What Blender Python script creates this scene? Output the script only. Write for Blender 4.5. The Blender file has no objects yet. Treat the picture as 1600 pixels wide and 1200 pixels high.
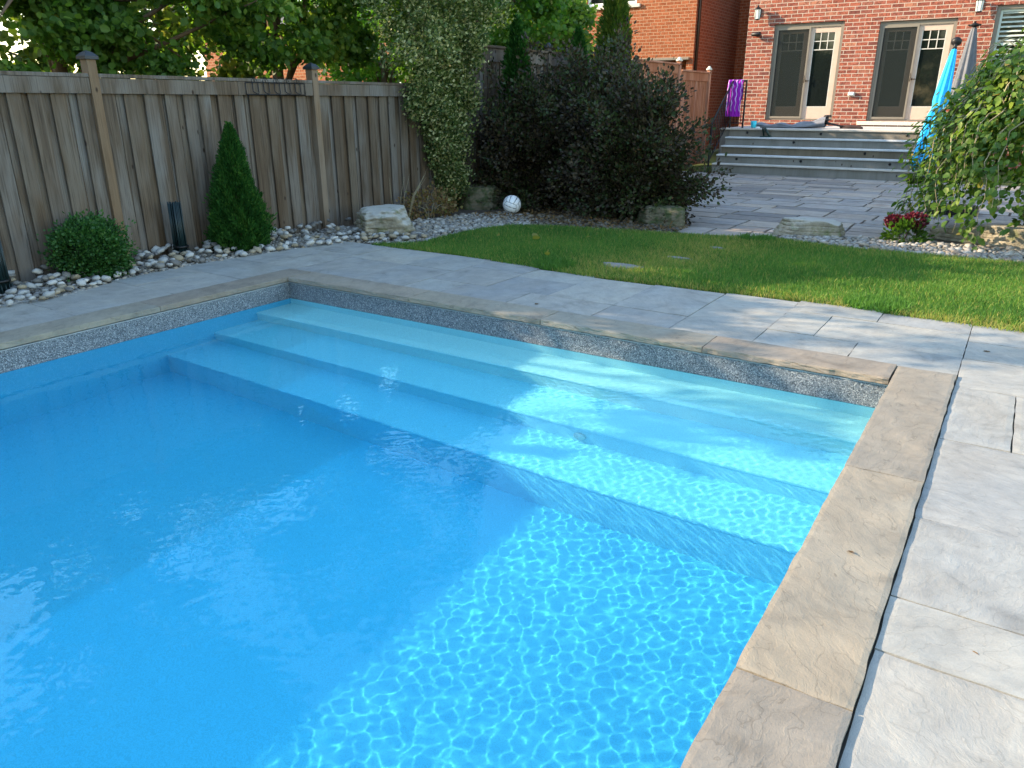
import bpy, math, random
import numpy as np
from mathutils import noise, Vector, Matrix
R = math.radians
random.seed(7)
rng = np.random.default_rng(11)
sc = bpy.context.scene
col = sc.collection

# ------------------------------------------------------------------ camera
cam = bpy.data.cameras.new('camera')
camo = bpy.data.objects.new('camera', cam)
col.objects.link(camo)
sc.camera = camo
cam.sensor_width = 36.0
cam.lens = 36.0 * 1189.8 / 1600
cam.clip_start = .05
cam.clip_end = 600
CAM = Vector((0, 0, 1.6))
_y, _p, _r = R(-33.13), R(-20.2), R(-.11)
fwd = Vector((math.sin(_y) * math.cos(_p), math.cos(_y) * math.cos(_p), math.sin(_p)))
rt = Vector((math.cos(_y), -math.sin(_y), 0))
up = rt.cross(fwd)
c_, s_ = math.cos(_r), math.sin(_r)
rt2 = c_ * rt + s_ * up
up2 = -s_ * rt + c_ * up
m = Matrix((rt2, up2, -fwd)).transposed().to_4x4()
m.translation = CAM
camo.matrix_world = m

# ------------------------------------------------------------------ light
SUN_EL = 22.3
LDIR = Vector((.93, .37, 0)).normalized() * math.cos(R(SUN_EL)) + Vector((0, 0, -math.sin(R(SUN_EL))))
sl = bpy.data.lights.new('sun', 'SUN')
sl.energy = 2.9
sl.angle = R(.5)
sl.color = (1.0, .80, .55)
slo = bpy.data.objects.new('sun', sl)
col.objects.link(slo)
slo.rotation_euler = LDIR.to_track_quat('-Z', 'Y').to_euler()
slo.location = (-12, -5, 8)
sl.cycles.is_caustics_light = True

w = bpy.data.worlds.new('World')
sc.world = w
w.use_nodes = True
wt = w.node_tree
bg = wt.nodes['Background']
sky = wt.nodes.new('ShaderNodeTexSky')
sky.sky_type = 'NISHITA'
sky.sun_disc = False
sky.sun_elevation = R(SUN_EL)
sky.sun_rotation = math.atan2(-LDIR.x, -LDIR.y)
sky.air_density = 1.45
sky.dust_density = .6
sky.ozone_density = 2.0
wt.links.new(sky.outputs[0], bg.inputs[0])
bg.inputs[1].default_value = .15
sc.view_settings.view_transform = 'Standard'
sc.view_settings.look = 'None'
sc.view_settings.gamma = 1
sc.view_settings.exposure = 2.15
sc.cycles.sample_clamp_indirect = 4
sc.cycles.max_bounces = 10
sc.cycles.diffuse_bounces = 5
sc.cycles.transmission_bounces = 6
sc.cycles.use_denoising = True

# ------------------------------------------------------------------ node helpers
class NT:
    def __init__(s, name, rough=.7, spec=.4):
        s.m = bpy.data.materials.new(name)
        s.m.use_nodes = True
        s.t = s.m.node_tree
        s.b = s.t.nodes['Principled BSDF']
        s.b.inputs['Roughness'].default_value = rough
        s.b.inputs['Specular IOR Level'].default_value = spec
    def put(s, v, inp):
        if isinstance(v, bpy.types.NodeSocket): s.t.links.new(v, inp)
        elif isinstance(v, (tuple, list)) and len(v) == 3 and inp.type == 'RGBA': inp.default_value = (*v, 1)
        else: inp.default_value = v
    def n(s, typ, props=None, out=0, **ins):
        nd = s.t.nodes.new('ShaderNode' + typ)
        for k, v in (props or {}).items(): setattr(nd, k, v)
        for k, v in ins.items():
            s.put(v, nd.inputs[int(k[1:])] if k[0] == 'i' and k[1:].isdigit() else nd.inputs[k.replace('_', ' ')])
        return nd.outputs[out]
    def obj(s): return s.n('TexCoord', out=3)
    def attr(s, name='rnd'): return s.n('Attribute', {'attribute_name': name}, out=2)
    def map(s, v, scale=(1, 1, 1), loc=(0, 0, 0), rot=(0, 0, 0)):
        return s.n('Mapping', i0=v, i1=loc, i2=rot, i3=scale)
    def noise(s, v, scale, detail=4, rough=.55, dist=0, out=0, w=None):
        p = {'noise_dimensions': '4D'} if w is not None else None
        k = dict(Vector=v, Scale=scale, Detail=detail, Roughness=rough, Distortion=dist)
        if w is not None: k['W'] = w
        return s.n('TexNoise', p, out, **k)
    def vor(s, v, scale, feature='F1', out=0, rnd=1.0):
        return s.n('TexVoronoi', {'feature': feature}, out, Vector=v, Scale=scale, Randomness=rnd)
    def math(s, op, a, b=0.0, c=0.0, clamp=False):
        return s.n('Math', {'operation': op, 'use_clamp': clamp}, i0=a, i1=b, i2=c)
    def ramp(s, f, stops, interp='LINEAR'):
        nd = s.t.nodes.new('ShaderNodeValToRGB')
        nd.color_ramp.interpolation = interp
        e = nd.color_ramp.elements
        while len(e) < len(stops): e.new(.5)
        for i, (p, c) in enumerate(stops):
            e[i].position = p
            e[i].color = (c, c, c, 1) if isinstance(c, (int, float)) else (*c, 1)
        s.put(f, nd.inputs[0])
        return nd.outputs[0]
    def mix(s, f, a, b, bt='MIX'):
        nd = s.t.nodes.new('ShaderNodeMix')
        nd.data_type = 'RGBA'
        nd.blend_type = bt
        s.put(f, nd.inputs[0]); s.put(a, nd.inputs[6]); s.put(b, nd.inputs[7])
        return nd.outputs[2]
    def bump(s, h, strength=.5, dist=.01, prev=None):
        k = dict(Strength=strength, Distance=dist, Height=h)
        if prev is not None: k['Normal'] = prev
        return s.n('Bump', **k)
    def done(s, colr=None, normal=None, rough=None):
        if colr is not None: s.put(colr, s.b.inputs['Base Color'])
        if normal is not None: s.put(normal, s.b.inputs['Normal'])
        if rough is not None: s.put(rough, s.b.inputs['Roughness'])
        return s.m

def plain(name, c, rough=.6, metal=0, var=.12, scale=9, bump=0):
    t = NT(name, rough)
    t.b.inputs['Metallic'].default_value = metal
    o = t.obj()
    n = t.noise(o, scale, 5)
    cc = t.mix(t.ramp(n, [(.3, 0), (.7, 1)]), tuple(x * (1 - var) for x in c), tuple(min(1, x * (1 + var)) for x in c))
    return t.done(cc, t.bump(t.noise(o, scale * 8, 3), bump, .003) if bump else None)

def mat_wood(name, dark, mid, light, streak=1.0):
    t = NT(name, .85, .2)
    o = t.obj()
    r = t.attr()
    off = t.n('CombineXYZ', i0=t.math('MULTIPLY', r, 37.0), i1=t.math('MULTIPLY', r, 91.0), i2=t.math('MULTIPLY', r, 53.0))
    v = t.n('VectorMath', {'operation': 'ADD'}, i0=o, i1=off)
    g = t.noise(t.map(v, (22, 22, .9)), 1.0, 6, .65, 1.2)
    g2 = t.noise(t.map(v, (90, 90, 2.2)), 1.0, 3, .6, .5)
    big = t.noise(t.map(v, (3, 3, .8)), 1.0, 3)
    c = t.mix(t.ramp(g, [(.3, 0), (.72, 1)]), dark, mid)
    c = t.mix(t.math('MULTIPLY', t.ramp(big, [(.42, 0), (.6, 1)]), .85), c, light)
    c = t.mix(.75, c, t.mix(r, (.78, .60, .42), (1.1, 1.1, 1.15)), 'MULTIPLY')
    c = t.mix(t.math('MULTIPLY', t.ramp(g2, [(.35, 1), (.5, 0)]), .5 * streak), c, tuple(x * .45 for x in dark))
    kn = t.vor(t.map(v, (5, 5, 2.6)), 1.0)
    c = t.mix(t.ramp(kn, [(.05, .95), (.09, 0)]), c, (.035, .022, .015))
    return t.done(c, t.bump(g2, .5, .003, t.bump(g, .5, .006)))

def mat_stone(name, cols, per='attr', rough=.75, relief=1.0, fine=1.0):
    """riven natural stone: thin split layers, streaks, per-slab tone"""
    t = NT(name, rough, .35)
    o = t.obj()
    r = t.attr() if per == 'attr' else t.n('ObjectInfo', out=5)
    rr = t.math('MULTIPLY', r, 57.0)
    vr = t.n('VectorRotate', {'rotation_type': 'Z_AXIS'}, Vector=o, Angle=t.math('MULTIPLY', t.math('ROUND', t.math('MULTIPLY', t.math('FRACT', rr), 3.0)), .9))
    warp = t.noise(vr, 5.0, 4, .6, 0, 1, w=rr)
    v = t.n('VectorMath', {'operation': 'ADD'}, i0=vr, i1=t.n('VectorMath', {'operation': 'SCALE'}, i0=warp, Scale=.16))
    lay = t.noise(t.map(v, (1.5, 3.4, 3)), 1.0, 3, .5, 0, w=rr)
    steps = t.math('SNAP', lay, .075)
    fin = t.noise(t.map(v, (7, 22, 16)), 1.0, 7, .68, .6, w=rr)
    grit = t.noise(o, 160, 3, .7)
    c = t.ramp(t.math('FRACT', t.math('MULTIPLY', r, 13.7)), [(i / max(1, len(cols) - 1) * .95, cc) for i, cc in enumerate(cols)])
    big = t.noise(vr, 1.8, 5, .6, .6, w=rr)
    c = t.mix(t.ramp(big, [(.35, 0), (.65, .55)]), c, t.mix(1.0, c, (1.12, 1.0, .86), 'MULTIPLY'))
    cl = t.noise(vr, 3.2, 6, .62, 1.2, w=rr)
    c = t.mix(t.ramp(cl, [(.42, 0), (.62, .8)]), c, t.mix(1.0, c, (1.28, 1.27, 1.25), 'MULTIPLY'))
    c = t.mix(t.ramp(cl, [(.28, .75), (.42, 0)]), c, t.mix(1.0, c, (.62, .60, .58), 'MULTIPLY'))
    c = t.mix(t.ramp(fin, [(.3, .42), (.6, 0)]), c, t.mix(1.0, c, (.62, .62, .64), 'MULTIPLY'))
    c = t.mix(t.math('MULTIPLY', t.ramp(t.math('FRACT', t.math('MULTIPLY', lay, 13.333)), [(0, .5), (.07, 0)]), fine), c, t.mix(1.0, c, (.5, .48, .45), 'MULTIPLY'))
    spots = t.noise(o, 2.3, 6, .75, 0)
    c = t.mix(t.ramp(spots, [(.6, 0), (.78, .6)]), c, t.mix(1.0, c, (.6, .6, .62), 'MULTIPLY'))
    c = t.mix(t.ramp(grit, [(.3, .25), (.5, 0)]), c, t.mix(1.0, c, (.7, .7, .7), 'MULTIPLY'))
    mid = t.noise(t.map(v, (30, 75, 60)), 1.0, 5, .7, .8, w=rr)
    h = t.math('ADD', t.math('ADD', t.math('MULTIPLY', steps, 3.0 * relief), t.math('MULTIPLY', fin, .4)), t.math('MULTIPLY', mid, .16))
    nm = t.bump(grit, .6, .0015, t.bump(h, .9, .011))
    return t.done(c, nm)

def mat_brick(name, cols, mortar, bw, bh, scale_n=1.0, wall='XZ', bump=.6):
    t = NT(name, .85, .2)
    o = t.obj()
    sp = t.n('SeparateXYZ', i0=o)
    sx, sy, sz = sp.node.outputs
    v = t.n('CombineXYZ', i0=t.math('ADD', sx, sy), i1=sz, i2=0.0)
    nd = t.t.nodes.new('ShaderNodeTexBrick')
    t.put(v, nd.inputs['Vector'])
    nd.inputs['Color1'].default_value = (0, 0, 0, 1)
    nd.inputs['Color2'].default_value = (1, 1, 1, 1)
    nd.inputs['Mortar'].default_value = (.5, .5, .5, 1)
    nd.inputs['Scale'].default_value = 1
    nd.inputs['Mortar Size'].default_value = .009
    nd.inputs['Mortar Smooth'].default_value = .25
    nd.inputs['Brick Width'].default_value = bw
    nd.inputs['Row Height'].default_value = bh
    fac = nd.outputs['Fac']
    c = t.ramp(nd.outputs['Color'], [(i / (len(cols) - 1), cc) for i, cc in enumerate(cols)])
    blot = t.noise(o, 14, 4, .6, 1.5)
    c = t.mix(t.ramp(blot, [(.45, 0), (.62, .75)]), c, tuple(x * .5 for x in cols[0]))
    c = t.mix(t.ramp(t.noise(o, 40, 3, .7), [(.55, 0), (.75, .22)]), c, mortar)
    c = t.mix(fac, c, mortar)
    h = t.math('ADD', t.math('MULTIPLY', fac, -1.0), t.math('MULTIPLY', t.noise(o, 30, 4), .5))
    return t.done(c, t.bump(h, bump, .012))

def mat_leaf(name, stops, trans=.45, rough=.55, spec=.35):
    t = NT(name, rough, spec)
    r = t.attr()
    c = t.ramp(r, stops)
    t.done(c)
    tr = t.n('BsdfTranslucent', Color=t.mix(1.0, c, (1.5, 1.65, .75), 'MULTIPLY'))
    ms = t.t.nodes.new('ShaderNodeMixShader')
    ms.inputs[0].default_value = trans
    t.t.links.new(t.b.outputs[0], ms.inputs[1])
    t.t.links.new(tr, ms.inputs[2])
    t.t.links.new(ms.outputs[0], t.t.nodes['Material Output'].inputs[0])
    return t.m

M = {}
M['fence'] = mat_wood('weathered_fence_wood', (.066, .049, .034), (.15, .119, .09), (.168, .156, .141))
M['post'] = mat_wood('post_wood', (.11, .074, .045), (.21, .15, .098), (.21, .168, .125), .6)
M['cedar_wood'] = mat_wood('red_cedar_wood', (.26, .10, .055), (.42, .19, .11), (.46, .24, .16), .6)
M['cap'] = plain('dark_post_cap', (.02, .024, .03), .5)
M['white_cap'] = plain('pale_post_cap', (.62, .6, .5), .5)
M['paving'] = mat_stone('grey_flagstone', [(.265, .263, .243), (.215, .22, .218), (.295, .288, .26), (.24, .244, .232)], 'attr', .7, 1.0, .6)
M['patio'] = mat_stone('patio_flagstone', [(.26, .222, .19), (.17, .155, .145), (.34, .285, .235), (.23, .215, .205), (.29, .26, .235)], 'attr', .8, .6, .6)
M['coping'] = mat_stone('buff_coping_stone', [(.225, .20, .158), (.215, .20, .163), (.19, .165, .136), (.228, .207, .17)], 'object', .75, 1.7, 1.0)
M['joint'] = plain('joint_sand', (.17, .15, .12), .95, bump=.4, scale=30)
M['soil'] = plain('dark_soil', (.07, .05, .035), .95, bump=.5, scale=20, var=.3)
t = NT('ground_grass', .95, .1)
t.done(t.mix(t.noise(t.obj(), 3, 5), (.045, .075, .015), (.09, .10, .03)))
M['ground'] = t.m
# liner: speckled band
t = NT('speckled_liner_band', .55, .4)
o = t.obj()
v1 = t.vor(o, 170, out=1)
lum = t.n('SeparateColor', i0=v1)
c = t.ramp(lum, [(0, (.045, .055, .065)), (.22, (.11, .125, .14)), (.50, (.17, .185, .20)), (.74, (.31, .325, .33)), (.87, (.13, .15, .17))], 'CONSTANT')
M['band'] = t.done(c, t.bump(t.vor(o, 120), .3, .002))
def liner(name, c):
    t = NT(name, .6, .3)
    o = t.obj()
    sp = t.vor(o, 260, out=1)
    f = t.n('SeparateColor', i0=sp)
    big = t.noise(o, 2.5, 4)
    cc = t.mix(t.ramp(f, [(.25, .55), (.6, 0)]), c, tuple(x * .72 for x in c))
    cc = t.mix(t.ramp(big, [(.35, 0), (.7, .25)]), cc, tuple(x * .85 for x in c))
    return t.done(cc)
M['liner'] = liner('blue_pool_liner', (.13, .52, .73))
M['step_liner'] = liner('pale_blue_step_liner', (.38, .66, .76))  # step tones below: light lost with water depth put into the colour
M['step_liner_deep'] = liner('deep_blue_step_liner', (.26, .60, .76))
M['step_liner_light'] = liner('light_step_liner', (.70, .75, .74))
M['track'] = plain('pale_liner_track', (.30, .32, .33), .5)
# water
t = NT('pool_water')
g = t.n('BsdfGlass', Color=(.64, .975, 1.0), Roughness=0.0, IOR=1.27)
t.t.links.new(g, t.t.nodes['Material Output'].inputs[0])
M['water'] = t.m
M['river'] = None
def mat_pebble(name, stops):
    t = NT(name, .7, .35)
    o = t.obj()
    r = t.math('FRACT', t.math('ADD', t.attr(), t.n('ObjectInfo', out=5)))
    c = t.ramp(r, stops)
    ng = t.noise(o, 30, 5, .6, .8, w=t.math('MULTIPLY', r, 31.0))
    c = t.mix(t.ramp(ng, [(.35, .5), (.65, 0)]), c, t.mix(1.0, c, (.5, .47, .42), 'MULTIPLY'))
    return t.done(c, t.bump(ng, .3, .004))
PEB = [(0, (.36, .34, .30)), (.2, (.17, .155, .135)), (.4, (.42, .40, .37)), (.55, (.25, .20, .14)), (.7, (.29, .28, .27)), (.85, (.12, .11, .10)), (1, (.34, .28, .21))]
M['river'] = mat_pebble('river_stone', PEB)
t = NT('rough_boulder', .9, .2)
o = t.obj()
n1 = t.noise(o, 4, 6, .65, .6)
n2 = t.noise(o, 18, 5, .7)
c = t.mix(t.ramp(n1, [(.35, 0), (.65, 1)]), (.33, .29, .22), (.17, .15, .11))
c = t.mix(t.ramp(n2, [(.5, 0), (.7, .6)]), c, (.08, .075, .06))
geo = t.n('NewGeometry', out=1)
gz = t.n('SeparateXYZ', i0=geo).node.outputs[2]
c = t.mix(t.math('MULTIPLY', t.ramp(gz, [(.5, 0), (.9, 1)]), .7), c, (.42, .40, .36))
c = t.mix(t.ramp(t.noise(o, 7, 4), [(.55, 0), (.68, .55)]), c, (.09, .12, .03))
M['boulder'] = t.done(c, t.bump(n2, .7, .02, t.bump(n1, .6, .04)))
t = NT('mossy_boulder', .95, .1)
o = t.obj()
M['moss_rock'] = t.done(t.mix(t.ramp(t.noise(o, 9, 5), [(.4, 0), (.6, 1)]), (.045, .06, .025), (.13, .11, .075)), t.bump(t.noise(o, 25, 5), .7, .02))
t = NT('bark', .95, .1)
o = t.obj()
nb = t.noise(t.map(o, (14, 14, 3)), 1.0, 6, .65, .8)
M['bark'] = t.done(t.mix(nb, (.05, .033, .022), (.19, .13, .085)), t.bump(nb, .9, .02))
M['twig'] = plain('pale_twig', (.28, .24, .15), .8)
M['dark_twig'] = plain('dark_twig', (.035, .02, .018), .9)
M['maple'] = mat_leaf('maple_leaf', [(0, (.03, .075, .012)), (.45, (.065, .14, .02)), (.8, (.13, .21, .03)), (1, (.24, .28, .045))], .5)
M['maple_y'] = mat_leaf('yellowing_leaf', [(0, (.035, .065, .012)), (.4, (.09, .13, .02)), (.8, (.16, .18, .035)), (1, (.26, .22, .05))], .5)
M['bright'] = mat_leaf('bright_green_leaf', [(0, (.03, .09, .012)), (.5, (.07, .17, .02)), (1, (.15, .24, .03))], .5)
M['euonymus'] = mat_leaf('variegated_leaf', [(0, (.03, .055, .015)), (.4, (.08, .12, .03)), (.66, (.15, .19, .055)), (.74, (.30, .31, .13)), (1, (.44, .42, .22))], .25)
M['purple'] = mat_leaf('dark_purple_leaf', [(0, (.012, .009, .007)), (.35, (.034, .024, .014)), (.55, (.055, .040, .02)), (.66, (.024, .042, .013)), (1, (.065, .085, .028))], .2, .55, .3)
M['cedar'] = mat_leaf('cedar_foliage', [(0, (.010, .045, .008)), (.6, (.025, .09, .014)), (1, (.07, .15, .025))], .25, .7, .15)
M['cedar_y'] = mat_leaf('sunny_cedar_foliage', [(0, (.03, .07, .01)), (.6, (.09, .14, .02)), (1, (.2, .22, .03))], .35, .7, .15)  # lit copy of the cedar foliage, sunlight put into the leaf colour
M['box'] = mat_leaf('boxwood_leaf', [(0, (.012, .05, .01)), (.6, (.03, .10, .02)), (1, (.07, .15, .03))], .3)
M['mulberry'] = mat_leaf('mulberry_leaf', [(0, (.03, .07, .009)), (.45, (.068, .14, .016)), (.8, (.14, .22, .026)), (.95, (.22, .27, .04)), (1, (.32, .24, .06))], .4, .5, .35)
M['grass'] = mat_leaf('grass_blade', [(0, (.045, .115, .02)), (.45, (.085, .19, .036)), (.8, (.15, .255, .052)), (.9, (.26, .28, .07)), (1, (.38, .28, .11))], .45, .6, .25)
M['dry'] = mat_leaf('dry_leaf', [(0, (.10, .055, .025)), (.5, (.20, .12, .05)), (1, (.12, .14, .04))], .3)
M['crimson'] = mat_leaf('crimson_petal', [(0, (.05, .005, .012)), (1, (.15, .012, .03))], .15)
M['brick'] = mat_brick('red_brick', [(.15, .045, .035), (.29, .075, .045), (.34, .10, .058), (.24, .075, .055), (.38, .15, .09)], (.40, .33, .27), .30, .0985)
M['brick_n'] = mat_brick('orange_brick', [(.25, .07, .026), (.31, .092, .036), (.34, .11, .048)], (.33, .21, .13), .26, .098, bump=.35)
M['trim'] = plain('taupe_trim', (.19, .165, .13), .5, var=.05)
M['door'] = plain('taupe_door_paint', (.50, .37, .29), .45, var=.05)
M['muntin'] = plain('pale_muntin', (.5, .47, .42), .5)
M['white'] = plain('white_paint', (.72, .72, .69), .45, var=.04)
t = NT('dark_window_glass', .04, .45)
t.done((.008, .011, .010))
M['glass'] = t.m
t = NT('insect_screen', .8, .1)
t.done((.018, .024, .023))
tp = t.n('BsdfTransparent')
ms = t.t.nodes.new('ShaderNodeMixShader')
ms.inputs[0].default_value = .45
t.t.links.new(t.b.outputs[0], ms.inputs[1]); t.t.links.new(tp, ms.inputs[2])
t.t.links.new(ms.outputs[0], t.t.nodes['Material Output'].inputs[0])
M['screen'] = t.m
M['black'] = plain('black_metal', (.012, .012, .013), .45, .3)
M['bronze'] = plain('dark_bronze', (.05, .035, .025), .4, .6)
M['deck'] = mat_wood('grey_composite_deck', (.15, .142, .12), (.19, .18, .155), (.215, .205, .18), .2)
M['tread'] = mat_wood('pale_composite_tread', (.42, .42, .40), (.50, .50, .48), (.54, .54, .52), .15)  # paler than the risers: skylight on the nosings put into the colour
M['sill'] = plain('pale_stone_sill', (.55, .5, .43), .9, scale=30, bump=.6)
M['roof'] = plain('grey_shingle', (.09, .085, .08), .9, scale=12, bump=.5)
M['blue_cloth'] = plain('bright_blue_canvas', (.015, .36, .66), .75, var=.1)
M['grey_cloth'] = plain('grey_canvas', (.12, .125, .14), .8, var=.12)
M['cover'] = plain('grey_cover_cloth', (.17, .175, .20), .75, var=.12)
M['cyan'] = plain('cyan_plastic', (.04, .50, .60), .35)
M['lamp_glass'] = plain('frosted_lamp_glass', (.62, .65, .62), .25)
M['green_bundle'] = plain('dark_green_wire', (.006, .018, .020), .45, var=.3)
M['green_metal'] = plain('dark_green_metal', (.02, .04, .03), .4, .3)
M['shutter'] = plain('white_shutter_slat', (.48, .52, .46), .5)
M['stepping'] = plain('grey_stepping_stone', (.19, .18, .16), .9, scale=12, bump=.5)
M['ball'] = None
t = NT('towel', .95, .05)
o = t.obj()
sp = t.n('SeparateXYZ', i0=o)
wv = t.math('ADD', t.math('MULTIPLY', sp.node.outputs[0], 9.0), t.math('MULTIPLY', t.math('SINE', t.math('MULTIPLY', sp.node.outputs[2], 30.0)), .10))
st = t.math('FRACT', wv)
msk = t.ramp(st, [(.30, 0), (.38, 1), (.50, 1), (.58, 0)])
low = t.math('GREATER_THAN', sp.node.outputs[2], .17)
c = t.mix(t.math('MULTIPLY', msk, low), (.28, .02, .36), (.62, .42, .72))
M['towel'] = t.done(c, t.bump(t.noise(o, 120, 2), .4, .003))

# ------------------------------------------------------------------ mesh helpers
class MB:
    def __init__(s): s.v = []; s.f = []; s.r = []; s.sm = []
    def add(s, vs, fs, r=None, smooth=False):
        if r is None: r = random.random()
        b = len(s.v)
        s.v += [tuple(v) for v in vs]
        s.r += [r] * len(vs)
        s.f += [tuple(b + i for i in f) for f in fs]
        s.sm += [smooth] * len(fs)
        return s
    def box(s, x0, x1, y0, y1, z0, z1, r=None):
        v = [(x, y, z) for z in (z0, z1) for y in (y0, y1) for x in (x0, x1)]
        return s.add(v, [(0, 2, 3, 1), (4, 5, 7, 6), (0, 1, 5, 4), (2, 6, 7, 3), (0, 4, 6, 2), (1, 3, 7, 5)], r)
    def bbox(s, x0, x1, y0, y1, z0, z1, b=.004, r=None):
        """box with chamfered vertical/top edges"""
        vs = []
        for z, k in ((z0, 0), (z1 - b, 0), (z1, b)):
            q = b
            for (x, y, dx, dy) in ((x0, y0, 1, 1), (x1, y0, -1, 1), (x1, y1, -1, -1), (x0, y1, 1, -1)):
                if dx * dy > 0: pts = ((x + dx * k, y + dy * (q + k)), (x + dx * (q + k), y + dy * k))
                else: pts = ((x + dx * (q + k), y + dy * k), (x + dx * k, y + dy * (q + k)))
                vs += [(px, py, z) for px, py in pts]
        fs = []
        for l in (0, 1):
            for i in range(8):
                j = (i + 1) % 8
                fs.append((l * 8 + i, l * 8 + j, l * 8 + 8 + j, l * 8 + 8 + i))
        fs.append(tuple(range(16, 24)))
        fs.append(tuple(range(7, -1, -1)))
        return s.add(vs, fs, r)
    def tube(s, pts, rad, n=8, r=None, cap=True, smooth=True):
        pts = [Vector(p) for p in pts]
        rad = rad if isinstance(rad, (list, tuple)) else [rad] * len(pts)
        vs = []; fs = []
        for i, p in enumerate(pts):
            d = (pts[min(i + 1, len(pts) - 1)] - pts[max(i - 1, 0)])
            d = d.normalized() if d.length > 1e-9 else Vector((0, 0, 1))
            a = d.cross(Vector((.31, .17, .93)) if abs(d.z) < .9 else Vector((1, .1, 0))).normalized()
            b = d.cross(a)
            for k in range(n):
                t_ = 2 * math.pi * k / n
                vs.append(p + (a * math.cos(t_) + b * math.sin(t_)) * rad[i])
        for i in range(len(pts) - 1):
            for k in range(n):
                q = (k + 1) % n
                fs.append((i * n + k, i * n + q, (i + 1) * n + q, (i + 1) * n + k))
        if cap:
            fs.append(tuple(range(n - 1, -1, -1)))
            fs.append(tuple((len(pts) - 1) * n + k for k in range(n)))
        return s.add(vs, fs, r, smooth)
    def lathe(s, prof, cx=0, cy=0, n=20, r=None, smooth=True):
        vs = []; fs = []
        for (ra, z) in prof:
            for k in range(n):
                a = 2 * math.pi * k / n
                vs.append((cx + ra * math.cos(a), cy + ra * math.sin(a), z))
        for i in range(len(prof) - 1):
            for k in range(n):
                q = (k + 1) % n
                fs.append((i * n + k, i * n + q, (i + 1) * n + q, (i + 1) * n + k))
        fs.append(tuple(range(n - 1, -1, -1)))
        fs.append(tuple((len(prof) - 1) * n + k for k in range(n)))
        return s.add(vs, fs, r, smooth)
    def xf(s, mat):
        s.v = [tuple(mat @ Vector(v)) for v in s.v]
        return s
    def build(s, name, material, parent=None, loc=None):
        me = bpy.data.meshes.new(name)
        me.from_pydata(s.v, [], s.f)
        me.polygons.foreach_set('use_smooth', s.sm)
        a = me.attributes.new('rnd', 'FLOAT', 'POINT')
        a.data.foreach_set('value', s.r)
        me.materials.append(material)
        o = bpy.data.objects.new(name, me)
        col.objects.link(o)
        if parent is not None: o.parent = parent
        if loc is not None: o.location = loc
        return o

def tag(o, label=None, cat=None, group=None, kind=None):
    if label: o['label'] = label
    if cat: o['category'] = cat
    if group: o['group'] = group
    if kind: o['kind'] = kind
    return o
def empty(name, loc, label, cat, group=None, rz=0):
    o = bpy.data.objects.new(name, None)
    o.empty_display_size = .1
    col.objects.link(o)
    o.location = loc
    o.rotation_euler = (0, 0, rz)
    return tag(o, label, cat, group)
def struct(o): return tag(o, kind='structure')

LEAF = np.array([(0, 0, 0), (-.42, .30, .10), (-.36, .68, .08), (0, 1, 0), (.36, .68, .08), (.42, .30, .10)])
BLADE = np.array([(-.5, 0, 0), (.5, 0, 0), (.3, .6, .12), (0, 1, .35), (-.3, .6, .12)])
def leaves(name, pos, direc, size, material, parent=None, width=1.0, rnd=None, templ='leaf', flat=None):
    """one mesh of many leaf-shaped faces; direc = leaf axis, flat = face normal hint"""
    n = len(pos)
    pos = np.asarray(pos, float); d = np.asarray(direc, float)
    d /= np.linalg.norm(d, axis=1)[:, None] + 1e-9
    h = rng.normal(size=(n, 3)) if flat is None else np.asarray(flat, float) + rng.normal(size=(n, 3)) * .35
    x = np.cross(d, h); x /= np.linalg.norm(x, axis=1)[:, None] + 1e-9
    z = np.cross(x, d)
    T = LEAF if templ == 'leaf' else BLADE
    k = len(T)
    size = np.broadcast_to(np.asarray(size, float), (n,))
    wd = np.broadcast_to(np.asarray(width, float), (n,))
    V = (pos[:, None, :] + size[:, None, None] * (T[None, :, 0:1] * wd[:, None, None] * x[:, None, :] + T[None, :, 1:2] * d[:, None, :] + T[None, :, 2:3] * z[:, None, :]))
    V = V.reshape(-1, 3)
    base = (np.arange(n) * k)[:, None]
    F = [(0, 3, 2, 1), (0, 5, 4, 3)] if k == 6 else [(0, 1, 2, 4), (4, 2, 3)]
    me = bpy.data.meshes.new(name)
    me.vertices.add(n * k)
    me.vertices.foreach_set('co', V.ravel())
    cnt = sum(len(f) for f in F)
    loops = np.concatenate([base + np.array(f)[None, :] for f in F], axis=1).astype(np.int32)
    me.loops.add(n * cnt)
    me.loops.foreach_set('vertex_index', loops.ravel())
    st = []; o_ = 0
    for f in F: st.append(o_); o_ += len(f)
    starts = ((np.arange(n) * cnt)[:, None] + np.array(st)[None, :]).astype(np.int32)
    me.polygons.add(n * len(F))
    me.polygons.foreach_set('loop_start', starts.ravel())
    me.update(calc_edges=True)
    me.validate()
    if rnd is None: rnd = rng.random(n)
    a = me.attributes.new('rnd', 'FLOAT', 'POINT')
    a.data.foreach_set('value', np.repeat(np.clip(rnd, 0, 1), k).astype(np.float32))
    me.materials.append(material)
    o = bpy.data.objects.new(name, me)
    col.objects.link(o)
    if parent is not None: o.parent = parent
    return o

def fbm(p, s): return noise.noise(Vector(p) * s)

# ------------------------------------------------------------------ ground, bed, pavement
def ring_plane(name, outer, hole, z, material):
    (X0, X1, Y0, Y1), (x0, x1, y0, y1) = outer, hole
    mb = MB()
    for a, b, c, d in ((X0, x0, Y0, Y1), (x1, X1, Y0, Y1), (x0, x1, Y0, y0), (x0, x1, y1, Y1)):
        mb.add([(a, c, z), (b, c, z), (b, d, z), (a, d, z)], [(0, 1, 2, 3)])
    return struct(mb.build(name, material))
ring_plane('ground', (-150, 150, -100, 250), (-6.1, -.3, -5.2, 5.2), -.09, M['ground'])
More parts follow.
